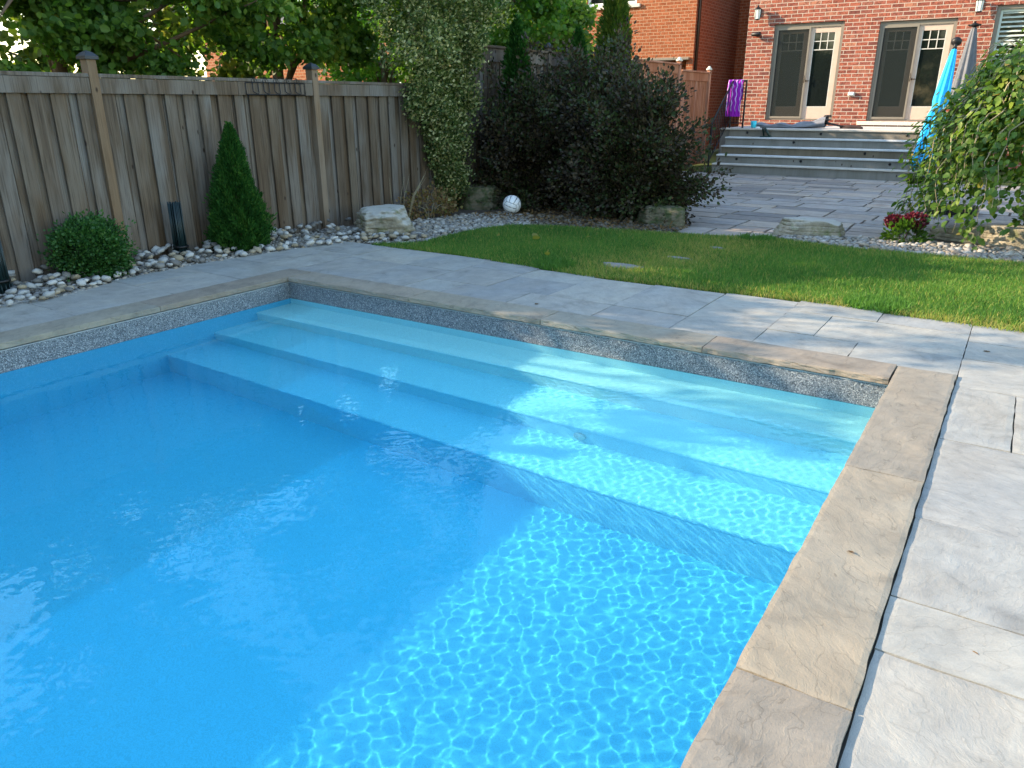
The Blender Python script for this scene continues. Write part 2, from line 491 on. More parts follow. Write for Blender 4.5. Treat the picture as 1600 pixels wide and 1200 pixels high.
# bedding under the slabs
bed = MB()
for x0, x1, y0, y1 in ((-7.3, -6.1, -5.3, 6.9), (-6.1, -.3, 5.2, 6.86), (-.3, 3.2, -5.3, 6.86)):
    bed.box(x0, x1, y0, y1, -.12, -.045)
struct(bed.build('paving_bedding', M['joint']))
# soil of the planting beds
def poly_sheet(name, pts, z, material, z0=-.12):
    n = len(pts)
    mb = MB()
    mb.add([(x, y, z) for x, y in pts] + [(x, y, z0) for x, y in pts], [tuple(range(n))] + [(i, i + n, (i + 1) % n + n, (i + 1) % n) for i in range(n)])
    return struct(mb.build(name, material))
BED_LEFT = [(-7.98, -5), (-6.98, -5), (-6.98, 3.3), (-7.3, 4.2), (-7.32, 4.95), (-7.1, 6.1), (-6.85, 6.9), (-6.5, 7.0), (-6.15, 7.4), (-6.2, 8.2), (-6.05, 9.0), (-5.4, 9.4), (-4.5, 9.5), (-3.75, 9.6), (-3.8, 10.4), (-4.6, 11.3), (-5.2, 13.5), (-7.98, 14.5)]
BED_RIGHT = [(-2.62, 9.95), (-1.6, 9.74), (0, 9.76), (3.2, 9.6), (3.2, 12.2), (.6, 12.2), (-.4, 11.6), (-1.0, 10.95), (-1.8, 10.7), (-2.55, 10.55)]
poly_sheet('planting_bed_soil', BED_LEFT, -.03, M['soil'])
poly_sheet('planting_bed_soil', BED_RIGHT, -.03, M['soil'])

def slab(mb, x0, x1, y0, y1, z0, z1, res=.06, jit=.004, relief=.0015, rows=1, rough=0, r=None, gap=.004, sides=(1, 1, 1, 1)):
    x0 += gap; x1 -= gap; y0 += gap; y1 -= gap
    nx = max(2, int((x1 - x0) / res)); ny = max(2, int((y1 - y0) / res))
    r = random.random() if r is None else r
    vs = []; ed = {}
    cx, cy = (x0 + x1) / 2, (y0 + y1) / 2
    for j in range(ny + 1):
        for i in range(nx + 1):
            x = x0 + (x1 - x0) * i / nx; y = y0 + (y1 - y0) * j / ny
            z = z1 + relief * (fbm((x, y, r * 9), 6) + .6 * fbm((x, y, r * 9), 17))
            if i in (0, nx): x += jit * fbm((x, y, 3 + r), 9) * 1.6
            if j in (0, ny): y += jit * fbm((x, y, 7 + r), 9) * 1.6
            if i in (0, nx) or j in (0, ny): z -= .0025
            vs.append((x, y, z))
    fs = [(j * (nx + 1) + i, j * (nx + 1) + i + 1, (j + 1) * (nx + 1) + i + 1, (j + 1) * (nx + 1) + i) for j in range(ny) for i in range(nx)]
    loop = [i for i in range(nx)] + [j * (nx + 1) + nx for j in range(ny)] + [ny * (nx + 1) + i for i in range(nx, 0, -1)] + [j * (nx + 1) for j in range(ny, 0, -1)]
    side = [0] * nx + [1] * ny + [2] * nx + [3] * ny
    prev = loop
    N = len(loop)
    for k in range(1, rows + 1):
        cur = []
        for q in range(N):
            x, y, z = vs[loop[q]]
            zz = z1 + (z0 - z1) * k / rows
            a = rough * sides[side[q]]
            if a and k < rows + 1:
                b = a * (1.1 * fbm((x * 1.0, y, zz * 2.2), 11) + .8 * fbm((x, y, zz * 2), 31) + .25)
                if side[q] == 0: y -= b
                elif side[q] == 1: x += b
                elif side[q] == 2: y += b
                else: x -= b
            vs.append((x, y, zz)); cur.append(len(vs) - 1)
        for q in range(N):
            fs.append((prev[q], cur[q], cur[(q + 1) % N], prev[(q + 1) % N]))
        prev = cur
    fs.append(tuple(prev[::-1]))
    mb.add(vs, fs, r)
    return mb

DZ = -.014
pv = MB()
far = [(-.78, -.12, 5.33, 5.76), (-1.43, -.78, 5.33, 5.76), (-1.43, -1.09, 5.76, 6.42), (-1.09, -.12, 5.76, 6.42), (-1.43, -.76, 6.42, 6.80), (-.76, -.12, 6.42, 6.74),
       (-2.07, -1.43, 5.78, 6.76), (-2.07, -1.43, 5.33, 5.78), (-2.74, -2.07, 5.33, 5.78), (-2.74, -2.07, 5.78, 6.70), (-3.39, -2.74, 5.79, 6.67), (-3.57, -2.74, 5.33, 5.79),
       (-4.06, -3.39, 6.32, 6.74), (-4.06, -3.39, 5.79, 6.32), (-4.30, -3.57, 5.33, 5.79), (-4.74, -4.06, 5.79, 6.46), (-4.74, -4.30, 5.33, 5.79), (-4.74, -4.06, 6.46, 6.84),
       (-5.39, -4.74, 5.33, 6.18), (-5.39, -4.74, 6.18, 6.88), (-6.22, -5.39, 5.33, 6.18), (-6.22, -5.39, 6.18, 6.9),
       (-7.25, -6.22, 6.3, 6.9), (-6.72, -6.22, 5.4, 6.3), (-7.25, -6.72, 5.4, 6.3), (-7.3, -6.22, 4.75, 5.4), (-6.9, -6.22, 4.0, 4.75), (-7.3, -6.9, 4.0, 4.75), (-7.2, -6.22, 3.1, 4.0),
       (-6.66, -6.22, 2.4, 3.1), (-7.2, -6.66, 2.4, 3.1), (-7.2, -6.22, 1.5, 2.4), (-7.2, -6.22, .5, 1.5), (-7.2, -6.22, -.8, .5), (-7.2, -6.22, -2.2, -.8), (-7.2, -6.22, -3.6, -2.2), (-7.2, -6.22, -5, -3.6)]
right = [(-.12, .9, -.6, .45), (-.12, .55, .45, 1.32), (.55, 1.6, .45, 1.32), (-.12, .95, 1.32, 2.27), (.95, 1.9, 1.32, 2.27), (-.12, .8, 2.27, 2.6), (.8, 1.6, 2.27, 3.25), (-.12, .8, 2.6, 3.25), (-.12, .58, 3.25, 4.2), (.58, 1.4, 3.25, 4.2),
         (-.12, .2, 4.2, 5.11), (.2, .9, 4.2, 5.11), (-.12, .7, 5.11, 5.75), (-.12, .9, 5.75, 6.22), (-.12, .45, 6.22, 6.72), (.45, 1.2, 6.22, 6.72), (.7, 1.6, 5.11, 5.75), (.9, 1.8, 5.75, 6.22), (.9, 1.9, -.6, .45), (-.12, 1.2, -2, -.6), (-.12, 1.2, -3.6, -2), (-.12, 1.2, -5, -3.6),
         (1.6, 3.1, .45, 1.32), (1.9, 3.1, 1.32, 2.27), (1.6, 3.1, 2.27, 3.25), (1.4, 3.1, 3.25, 4.2), (.9, 3.1, 4.2, 5.11), (1.6, 3.1, 5.11, 5.75), (1.8, 3.1, 5.75, 6.22), (1.2, 3.1, 6.22, 6.72), (1.9, 3.1, -.6, .45), (1.2, 3.1, -5, -.6)]
for i, (x0, x1, y0, y1) in enumerate(far + right):
    near = x0 > -.5 and 0 < y1 < 6
    slab(pv, x0, x1, y0, y1, -.06, DZ + random.uniform(-.003, .003), .03 if near else .07, .0035, .002, 1, 0, gap=.003)
paving = struct(pv.build('pool_deck_paving', M['paving']))

# patio of random flagstones in front of the deck steps
pt = MB()
y = 9.9
random.seed(5)
while y < 19.25:
    h = random.choice((.42, .5, .62))
    x = -9.0 + random.random() * .5 if y > 11 else -4.4
    while x < 4:
        L = random.choice((.5, .7, .95, 1.1))
        hh = h
        if random.random() < .35 and h > .45:
            slab(pt, x, x + L, y, y + h * .5, -.06, -.03 + random.uniform(-.004, .004), .2, .01, .002, gap=.017)
            slab(pt, x, x + L, y + h * .5, y + h, -.06, -.03 + random.uniform(-.004, .004), .2, .01, .002, gap=.017)
        else:
            slab(pt, x, x + L, y, y + h, -.06, -.03 + random.uniform(-.004, .004), .2, .01, .002, gap=.017)
        x += L
    y += h
pt_v = pt
struct(pt.build('patio_paving', M['patio']))
pb = MB(); pb.box(-9.2, 4.5, 9.85, 19.6, -.12, -.055); struct(pb.build('patio_bedding', M['soil']))

# ------------------------------------------------------------------ the pool
pool = empty('swimming_pool', (-3.18, 0, -.02), 'rectangular in-ground pool with blue liner and buff stone coping', 'pool')
PX, PY, PZ = -3.18, 0, -.02
OFF = Matrix.Translation((-PX, -PY, -PZ))
def pbuild(mb, name, mt): return mb.xf(OFF).build(name, mt, pool)
WX0, WX1, WY0, WY1 = -5.93, -.43, -5.03, 5.03
FLOOR = -1.24
def recv(o): o.cycles.is_caustics_receiver = True; return o
mb = MB()
ZB = -.228
# walls below the band, with thickness outward
mb.box(WX0 - .1, WX0, WY0 - .1, WY1 + .1, FLOOR - .1, ZB)
mb.box(WX1, WX1 + .1, WY0 - .1, WY1 + .1, FLOOR - .1, ZB)
mb.box(WX0, WX1, WY1, WY1 + .1, FLOOR - .1, -.405)
mb.box(WX0, WX1, WY0 - .1, WY0, FLOOR - .1, ZB)
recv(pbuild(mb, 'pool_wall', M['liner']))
mb = MB(); mb.box(WX0, WX1, WY1, WY1 + .1, -.4045, ZB)
recv(pbuild(mb, 'step_back_wall', M['step_liner_light']))  # pale tone stands in for the shallow water here
mb = MB(); mb.box(WX0, WX1, WY0, WY1, FLOOR - .1, FLOOR)
recv(pbuild(mb, 'pool_floor', M['liner']))
mb = MB()
e = .003
mb.box(WX0 - .1, WX0 + e, WY0 - .1, WY1 + .1, ZB, -.063)
mb.box(WX1 - e, WX1 + .1, WY0 - .1, WY1 + .1, ZB, -.063)
mb.box(WX0 + e, WX1 - e, WY1 - e, WY1 + .1, ZB, -.063)
mb.box(WX0 + e, WX1 - e, WY0 - .1, WY0 + e, ZB, -.063)
recv(pbuild(mb, 'waterline_band', M['band']))
mb = MB()
mb.box(WX0 - .1, WX0 + .008, WY0 - .1, WY1 + .1, -.0628, -.055)
mb.box(WX1 - .008, WX1 + .1, WY0 - .1, WY1 + .1, -.0628, -.055)
mb.box(WX0 + .008, WX1 - .008, WY1 - .008, WY1 + .1, -.0628, -.055)
pbuild(mb, 'liner_track', M['track'])
for i, (y, z, mt) in enumerate(((4.60, -.405, 'step_liner_light'), (4.11, -.635, 'step_liner'), (3.62, -.845, 'step_liner_deep'))):  # treads coloured paler upward to paint in the shallower water
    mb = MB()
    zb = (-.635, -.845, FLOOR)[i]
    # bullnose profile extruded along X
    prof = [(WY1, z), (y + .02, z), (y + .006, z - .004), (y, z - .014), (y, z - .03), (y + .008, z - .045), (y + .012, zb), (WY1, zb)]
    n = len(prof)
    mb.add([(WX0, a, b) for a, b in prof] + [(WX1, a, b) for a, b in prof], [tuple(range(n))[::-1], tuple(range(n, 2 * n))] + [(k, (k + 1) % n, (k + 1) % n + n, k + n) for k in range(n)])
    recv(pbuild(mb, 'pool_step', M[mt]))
mb = MB(); mb.tube([(-2.15, 4.11, -.76), (-2.15, 4.095, -.76)], [.045, .04], 20); mb.tube([(-2.15, 4.09, -.76), (-2.15, 4.094, -.76)], .018, 14)
pbuild(mb, 'return_fitting', M['step_liner_light'])
# coping stones
def coping(x0, x1, y0, y1, sides, rough=.006, near=False):
    mb = MB()
    slab(mb, x0, x1, y0, y1, -.044, random.uniform(-.0015, .0015), .018 if near else .035, .003, .0025, 4, rough, gap=.0035, sides=sides)
    ctr = ((x0 + x1) / 2, (y0 + y1) / 2)
    mb.v = [(a - ctr[0], b - ctr[1], c) for a, b, c in mb.v]
    o = mb.build('coping_stone', M['coping'], pool, (ctr[0] - PX, ctr[1] - PY, -PZ))
    return o
random.seed(3)
ys = [5.30, 3.575, 1.935, .3, -1.35, -3.1, -5.3]
for a, b in zip(ys[:-1], ys[1:]): coping(-.46, -.1205, b, a, (0, 0, 0, 1), .003, a > 0 and a < 6)
xs = [-.465, -1.67, -3.0, -4.36, -5.90]
for a, b in zip(xs[:-1], xs[1:]): coping(b, a, 5.0, 5.325, (1, 0, 0, 0), .011 if a > -3 else .006)
ys = [5.32, 3.62, 2.0, .4, -1.2, -2.9, -5.3]
for a, b in zip(ys[:-1], ys[1:]): coping(-6.23, -5.905, b, a, (0, 1, 0, 0), .004)
coping(-5.90, -3.2, -5.3, -5.0, (0, 0, 1, 0)); coping(-3.2, -.465, -5.3, -5.0, (0, 0, 1, 0))

# water: a gently rippled surface
def grid_water():
    x0, x1, y0, y1 = WX0 - .03, WX1 + .03, WY0 - .03, WY1 + .03
    ystart = .2
    res = .0105
    nx = int((x1 - x0) / res); ys_ = list(np.arange(y0, ystart, .1)) + list(np.arange(ystart, y1, res)) + [y1]
    xs_ = np.linspace(x0, x1, nx + 1)
    X, Y = np.meshgrid(xs_, np.array(ys_))
    Z = np.zeros_like(X)
    r2 = np.random.default_rng(4)
    def waves(lam, amp, n):
        out = np.zeros_like(X)
        for _ in range(n):
            a = r2.uniform(0, 2 * np.pi); l = lam * r2.uniform(.7, 1.45); k = 2 * np.pi / l
            wx = .35 * lam * np.sin(2 * np.pi * (X * np.sin(a * 3) + Y * np.cos(a * 3)) / (lam * 5) + a)
            out += np.sin(k * (X * np.cos(a) + Y * np.sin(a)) + k * .4 * wx + r2.uniform(0, 6.28))
        return out * amp / math.sqrt(n)
    near = np.clip(1.2 - (Y - 1.0) / 3.2, .4, 1.15)
    patch = 1 + .55 * np.sin(X * 2.3 + 1.3 * np.sin(Y * 1.9)) * np.sin(Y * 2.9 + X)
    Z += waves(.16, .00018, 14) * near * patch
    Z += waves(.082, .00016, 26) * near
    Z += waves(.054, .00012, 28) * (1.4 - .4 * patch)
    Z += waves(.038, .000018, 18)
    Z += waves(.7, .0003, 5)
    ny = len(ys_) - 1
    V = np.stack([X, Y, Z], -1).reshape(-1, 3)
    me = bpy.data.meshes.new('water')
    idx = np.arange((nx + 1) * (ny + 1)).reshape(ny + 1, nx + 1)
    F = np.stack([idx[:-1, :-1], idx[:-1, 1:], idx[1:, 1:], idx[1:, :-1]], -1).reshape(-1, 4).astype(np.int32)
    me.vertices.add(len(V)); me.vertices.foreach_set('co', V.ravel())
    me.loops.add(F.size); me.loops.foreach_set('vertex_index', F.ravel())
    me.polygons.add(len(F)); me.polygons.foreach_set('loop_start', np.arange(len(F), dtype=np.int32) * 4)
    me.polygons.foreach_set('use_smooth', np.ones(len(F), bool))
    me.update(calc_edges=True)
    me.materials.append(M['water'])
    o = bpy.data.objects.new('water', me)
    col.objects.link(o)
    o.location = (0, 0, -.22)
    struct(o)
    o.cycles.is_caustics_caster = True
grid_water()

# ------------------------------------------------------------------ wooden fence along the left
random.seed(21)
fence = empty('wooden_fence', (-8.0, 4, 0), 'weathered grey board-on-board wooden fence along the pool side', 'fence')
def fb(mb, name, mt=None, parent=None): 
    o = mb.xf(Matrix.Translation((8.0, -4, 0))).build(name, mt or M['fence'], parent or fence)
    return o
FX = -8.0
posts = [-7.3, -4.35, -1.4, 1.6, 4.56, 7.50, 10.45]
for pa, pb_ in zip(posts[:-1], posts[1:]):
    back = MB(); front = MB()
    y = pa + .05
    while y < pb_ - .06:
        wv = random.uniform(.145, .19); y2 = min(y + wv, pb_ - .045)
        gap = .006 if abs(y - 4.2) > .1 else .012
        back.box(FX - .025, FX - .005, y, y2 - gap, -.04, 1.80)
        y = y2
    y = pa + .06 + random.uniform(0, .05)
    while y < pb_ - .1:
        wv = random.uniform(.125, .16); y2 = min(y + wv, pb_ - .05)
        tilt = random.uniform(-.004, .004)
        front.bbox(FX + .012 + tilt, FX + .032 + tilt, y, y2, -.04, 1.74, .002)
        y = y2 + random.uniform(.06, .115)
    fb(back, 'back_boards'); fb(front, 'front_boards')
    rl = MB()
    mid = (pa + pb_) / 2 + random.uniform(-.5, .5)
    rl.bbox(FX + .034, FX + .068, pa + .05, mid - .002, 1.705, 1.85, .003)
    rl.bbox(FX + .034, FX + .068, mid + .002, pb_ - .05, 1.705, 1.852, .003)
    rl.bbox(FX - .06, FX + .072, pa + .05, pb_ - .05, 1.856, 1.89, .003)
    fb(rl, 'top_rail')
for p in posts:
    mb = MB(); mb.bbox(FX - .045, FX + .078, p - .048, p + .048, -.05, 2.02, .004)
    po = fb(mb, 'post', M['post'])
    mb = MB()
    mb.add([(FX - .065, p - .068, 2.021), (FX + .098, p - .068, 2.021), (FX + .098, p + .068, 2.021), (FX - .065, p + .068, 2.021),
            (FX - .065, p - .068, 2.05), (FX + .098, p - .068, 2.05), (FX + .098, p + .068, 2.05), (FX - .065, p + .068, 2.05),
            (FX - .03, p - .035, 2.085), (FX + .063, p - .035, 2.085), (FX + .063, p + .035, 2.085), (FX - .03, p + .035, 2.085), (FX + .016, p, 2.105)],
           [(0, 3, 2, 1)] + [(a, (a + 1) % 4, (a + 1) % 4 + 4, a + 4) for a in range(4)] + [(a + 4, (a + 1) % 4 + 4, (a + 1) % 4 + 8, a + 8) for a in range(4)] + [(a + 8, (a + 1) % 4 + 8, 12) for a in range(4)])
    fb(mb, 'post_cap', M['cap'], po)
# higher fence further back
def back_fence(y0, y1, ztop, n, name, label, mt, capm, posts_):
    root = empty(name, (FX, y0, 0), label, 'fence')
    T = Matrix.Translation((-FX, -y0, 0))
    mb = MB()
    y = y0 + .05
    while y < y1:
        y2 = min(y + random.uniform(.10, .15), y1)
        mb.box(FX - .02, FX, y, y2 - .03, -.05, ztop - .28)
        y = y2
    mb.box(FX - .045, FX - .022, y0, y1, -.05, ztop - .3)
    mb.xf(T).build('boards', mt, root)
    mb = MB(); mb.bbox(FX - .02, FX + .03, y0, y1, ztop - .3, ztop - .09, .004); mb.bbox(FX - .06, FX + .07, y0, y1, ztop - .088, ztop - .05, .004)
    mb.xf(T).build('top_rail', mt, root)
    for p in posts_:
        mb = MB(); mb.bbox(FX - .03, FX + .07, p - .05, p + .05, -.05, ztop, .004)
        po = mb.xf(T).build('post', mt, root)
        mb = MB(); mb.lathe([(.085, ztop + .001), (.085, ztop + .03), (.05, ztop + .05), (.045, ztop + .08), (.02, ztop + .1)], FX + .02, p, 12)
        mb.xf(T).build('post_cap', capm, po)
back_fence(10.55, 17.6, 2.58, 0, 'wooden_fence', 'tall weathered fence hidden behind the dark purple shrubs', M['fence'], M['cap'], [10.7, 13.5, 16.0])
back_fence(17.7, 20.2, 2.62, 0, 'wooden_fence', 'reddish cedar fence panel with pale post cap, nearer the purple shrubs', M['cedar_wood'], M['white_cap'], [20.12])
back_fence(20.3, 22.5, 2.48, 0, 'wooden_fence', 'lower reddish cedar fence panel beside the metal stair railing', M['cedar_wood'], M['white_cap'], [22.4])

# wire rack hung over the fence rail
mb = MB()
X = FX + .082
mb.tube([(X, 6.38, 1.71), (X, 7.30, 1.71)], .006, 6); mb.tube([(X, 6.38, 1.845), (X, 7.30, 1.845)], .005, 6)
mb.tube([(X, 6.38, 1.71), (X, 6.38, 1.845)], .005, 6); mb.tube([(X, 7.30, 1.71), (X, 7.30, 1.845)], .005, 6)
for k in range(5):
    yc = 6.52 + k * .165
    pts = [(X + .004, yc - .04, 1.85), (X + .004, yc - .04, 1.75)] + [(X + .004 + .03 * math.sin(a), yc - .04 * math.cos(a), 1.75 - .03 * math.sin(a)) for a in np.linspace(.3, 2.8, 6)] + [(X + .004, yc + .04, 1.75), (X + .004, yc + .04, 1.85)]
    mb.tube(pts, .0055, 6)
    mb.tube([(X + .004, yc - .04, 1.85)] + [(X - .01, yc - .04 * math.cos(a), 1.86 + .035 * math.sin(a)) for a in np.linspace(0, math.pi, 7)], .004, 6)
    mb.tube([(X, yc, 1.848), (X - .01, yc, 1.905), (FX - .07, yc, 1.905), (FX - .075, yc, 1.85)], .004, 5)
tag(mb.xf(Matrix.Translation((-X, -6.8, -1.71))).build('wire_rack', M['black'], None, (X, 6.8, 1.71)), 'black wire rack with five looped hooks hung on the fence rail', 'rack')

# ------------------------------------------------------------------ lawn
def inpoly(x, y, P):
    c = np.zeros(len(x), bool); n = len(P)
    for i in range(n):
        x1, y1 = P[i]; x2, y2 = P[(i + 1) % n]
        cond = ((y1 > y) != (y2 > y)) & (x < (x2 - x1) * (y - y1) / (y2 - y1 + 1e-12) + x1)
        c ^= cond
    return c
LAWN = [(-6.55, 6.86), (-5.4, 6.90), (-4.3, 6.78), (-3.4, 6.68), (-2.1, 6.74), (-1.43, 6.78), (-.7, 6.72), (0, 6.66), (3.2, 6.7), (3.2, 9.65), (.1, 9.76), (-1.1, 9.74), (-1.7, 9.74), (-2.45, 9.96), (-2.75, 9.86), (-3.6, 9.66), (-4.5, 9.52), (-5.3, 9.36), (-5.95, 9.10), (-6.12, 8.5), (-6.15, 7.9), (-6.1, 7.3)]
t = NT('lawn_soil', .95, .1)
M['lawn_soil'] = t.done(t.mix(t.ramp(t.noise(t.obj(), 6, 5), [(.35, 0), (.65, 1)]), (.06, .085, .02), (.11, .095, .04)))
poly_sheet('lawn', LAWN, -.025, M['lawn_soil'])
STONES = [(-3.40, 7.33, .23, .11), (-3.05, 8.06, .15, .05), (-2.9, 8.9, .10, .045)]
N = 400000
x = rng.uniform(-6.6, 3.2, N); y = rng.uniform(6.58, 10.0, N)
ok = inpoly(x, y, LAWN)
# shaggy overhang on the paving
x2 = rng.uniform(-6.5, 1.1, 16000); y2_ = rng.uniform(6.66, 6.9, 16000)
for sx, sy, a, b in STONES:
    ok &= (((x - sx) / (a * .9)) ** 2 + ((y - sy) / (b * .85)) ** 2) > 1
# density thins near stones
x = x[ok]; y = y[ok]
nz = np.array([noise.noise(Vector((a * 2.2, b * 2.2, 0))) for a, b in zip(x[::8], y[::8])]).repeat(8)[:len(x)]
edge = np.clip(1 - (y - 6.75) / .28, 0, 1)
sd = np.min([np.hypot(x - sx, y - sy) for sx, sy, _, _ in STONES], axis=0)
far_e = np.clip((y - 9.2) / .4, 0, 1) * .35
dryness = np.clip(edge * .95 * np.clip((x + 4.5) / 3.5, .3, 1) + far_e + np.clip(1 - (sd - .2) / .6, 0, 1) * .75 + np.clip(nz - .2, 0, 1) * .7 + .07, 0, .95)
keep = rng.random(len(x)) > np.clip(dryness - .45, 0, .5)
x, y, dryness, nz, edge = x[keep], y[keep], dryness[keep], nz[keep], edge[keep]
n = len(x)
rn = np.where(rng.random(n) < dryness * .75, rng.uniform(.86, 1, n), np.clip(rng.uniform(0, .8, n) * (.6 + .7 * np.clip(nz + .4, 0, 1)) + .14 * np.sin(x * 2.1 + y) * np.sin(y * 3.3 - x * .7), 0, .84))
d = np.stack([rng.normal(0, .45, n), rng.normal(0, .45, n) - edge * .25, np.ones(n)], 1)
size = rng.uniform(.028, .062, n) * (1 + .35 * nz)
tuft = (np.hypot(x + 4.0 + .0, y - 6.95) < .22) | (np.hypot(x + .85, y - 6.95) < .25) | (np.hypot(x + 2.7, y - 9.8) < .22)
size = np.where(tuft, size * 1.5, size); rn = np.where(tuft, rn * .5, rn)
g = leaves('grass', np.stack([x, y, np.full(n, -.024)], 1), d, size, M['grass'], width=.12, rnd=rn, templ='blade')
tag(g, kind='stuff'); g['label'] = 'short green lawn grass between the pool paving and the patio'
for i, (sx, sy, a, b) in enumerate(STONES):
    mb = MB()
    k = 18; vs = []
    for z, s_ in ((-.03, 1), (-.012, 1), (-.006, .93)):
        for q in range(k):
            an = 2 * math.pi * q / k; rr = 1 + .12 * math.sin(3 * an + i) + .06 * math.sin(5 * an)
            vs.append((a * rr * s_ * math.cos(an), b * rr * s_ * math.sin(an), z))
    mb.add(vs, [(l * k + q, l * k + (q + 1) % k, (l + 1) * k + (q + 1) % k, (l + 1) * k + q) for l in (0, 1) for q in range(k)] + [tuple(range(2 * k, 3 * k))])
    tag(mb.build('stepping_stone', M['stepping'], None, (sx, sy, .004)), ('flat stepping stone in the lawn nearest the pool paving', 'middle flat stepping stone sunk in the lawn', 'small stepping stone in the lawn nearest the patio')[i], 'stepping stone', 'stepping stones across the lawn')
# fallen leaves on lawn and paving
for i, (lx, ly, lz, s_, lab) in enumerate(((-4.95, 8.05, .035, .11, 'pale yellow-green fallen leaf standing in the lawn grass'), (-4.45, 8.5, .035, .07, 'small pale fallen leaf lying near the shrub edge of the lawn'), (-4.3, 7.25, .04, .07, 'yellow fallen leaf lying in the lawn close to the paving'), (-5.45, 8.0, .04, .05, 'tiny pale fallen leaf on the left part of the lawn'))):
    lf = leaves('fallen_leaf', [(0, 0, 0), (.02, .01, .005)], [(1, .2, .25), (-.3, 1, .5)], s_, M['maple_y'], width=1.0, rnd=np.array([.97, .9]))
    lf.location = (lx, ly, lz); tag(lf, lab, 'leaf', 'fallen leaves on the lawn')
for lx, ly, lz, lab in ((-.30, 2.78, .004, 'small dark fallen leaf on the sunlit coping stone'), (-.02, 6.0, -.017, 'dark fallen leaf on the paving at the pool corner'), (-3.33, 5.45, -.017, 'dark crumpled leaf on the far shaded paving'), (.13, 2.42, -.017, 'tiny dark leaf on the paving slab right of the coping')):
    lf = leaves('fallen_leaf', [(0, 0, 0), (.006, 0, .002)], [(1, .3, .08), (.9, -.4, .12)], .028 if ly < 4 else .05, M['dry'], width=.45, rnd=np.array([.05, .1]), flat=[(0, 0, 1), (0, 0, 1)])
    lf.location = (lx, ly, lz); tag(lf, lab, 'leaf')

# ------------------------------------------------------------------ stones
def ico(sub=2):
    import bmesh
    bm = bmesh.new(); bmesh.ops.create_icosphere(bm, subdivisions=sub, radius=1)
    v = [p.co.copy() for p in bm.verts]; f = [tuple(q.index for q in p.verts) for p in bm.faces]
    bm.free(); return v, f
IV, IF = ico(2)
IV3, IF3 = ico(5)
def pebble_verts(seed, sx, sy, sz):
    out = []
    for p in IV:
        k = 1 + .42 * noise.noise(p * 1.2 + Vector((seed * 3.1, 0, 0))) + .16 * noise.noise(p * 2.9 + Vector((0, seed, 0)))
        out.append(Vector((p.x * sx * k, p.y * sy * k, p.z * sz * k)))
    return out
protos = []
for i in range(9):
    mb = MB(); mb.add(pebble_verts(i, 1, random.uniform(.62, .85), random.uniform(.42, .62)), IF, 0.0, True)
    protos.append(mb)
def peb_place(P, n, seed, smin, smax, avoid=()):
    r_ = np.random.default_rng(seed)
    xs_ = [p[0] for p in P]; ys_ = [p[1] for p in P]
    out = []; cells = {}
    tries = 0
    while len(out) < n and tries < n * 40:
        tries += 1
        x = r_.uniform(min(xs_), max(xs_)); y = r_.uniform(min(ys_), max(ys_))
        if not inpoly(np.array([x]), np.array([y]), P)[0]: continue
        s = smin + (smax - smin) * r_.random() ** 2.2
        if any(math.hypot(x - a, y - b) < c for a, b, c in avoid): continue
        key = (int(x / .08), int(y / .08))
        bad = False
        for i in (-1, 0, 1):
            for j in (-1, 0, 1):
                for (qx, qy, qs) in cells.get((key[0] + i, key[1] + j), ()):
                    if math.hypot(x - qx, y - qy) < (s + qs) * .68: bad = True
        if bad: continue
        cells.setdefault(key, []).append((x, y, s)); out.append((x, y, s))
    return out
BL1 = [(-7.95, 2.0), (-7.0, 2.0), (-7.0, 3.3), (-7.28, 4.15), (-7.30, 4.95), (-7.12, 6.1), (-6.85, 6.95), (-6.3, 7.1), (-6.2, 7.6), (-6.6, 7.9), (-7.95, 7.8)]
near = peb_place(BL1, 1500, 1, .024, .062)
near.sort(key=lambda p: (p[2] / math.hypot(p[0], p[1])), reverse=True)
near = [p for p in near if p[1] > 2.6] 
indiv, rest = near[:300], near[300:]
PL = ['river stone of white and grey tones in the bed along the fence', 'buff and tan river stone in the pebble bed along the fence', 'darker grey river stone in the pebble bed along the fence']
peb_mats = [mat_pebble('white_river_stone', [(0, (.42, .41, .385)), (.5, (.31, .31, .30)), (1, (.50, .48, .45))]), mat_pebble('tan_river_stone', [(0, (.30, .245, .165)), (.5, (.24, .20, .14)), (1, (.36, .30, .22))]), mat_pebble('grey_river_stone', [(0, (.17, .16, .15)), (.5, (.12, .115, .108)), (1, (.21, .20, .185))])]
pmesh = []
for k, mt in enumerate(peb_mats):
    row = []
    for mbp in protos:
        me = bpy.data.meshes.new('river_stone')
        me.from_pydata(mbp.v, [], mbp.f)
        me.polygons.foreach_set('use_smooth', [True] * len(mbp.f))
        a = me.attributes.new('rnd', 'FLOAT', 'POINT')
        me.materials.append(mt)
        row.append(me)
    pmesh.append(row)
rr = random.Random(9)
for i, (x, y, s) in enumerate(indiv):
    k = rr.choices((0, 1, 2), (.5, .25, .25))[0]
    o = bpy.data.objects.new('river_stone', rr.choice(pmesh[k]))
    col.objects.link(o)
    lift = .025 + .11 * max(0, (-7.3 - x)) + rr.random() * .025
    o.location = (x, y, -.03 + s * .35 + lift); o.scale = (s, s, s)
    o.rotation_euler = (rr.uniform(-.35, .35), rr.uniform(-.35, .35), rr.uniform(0, 6.28))
    tag(o, PL[k], 'stone', 'river stones in the bed along the fence')
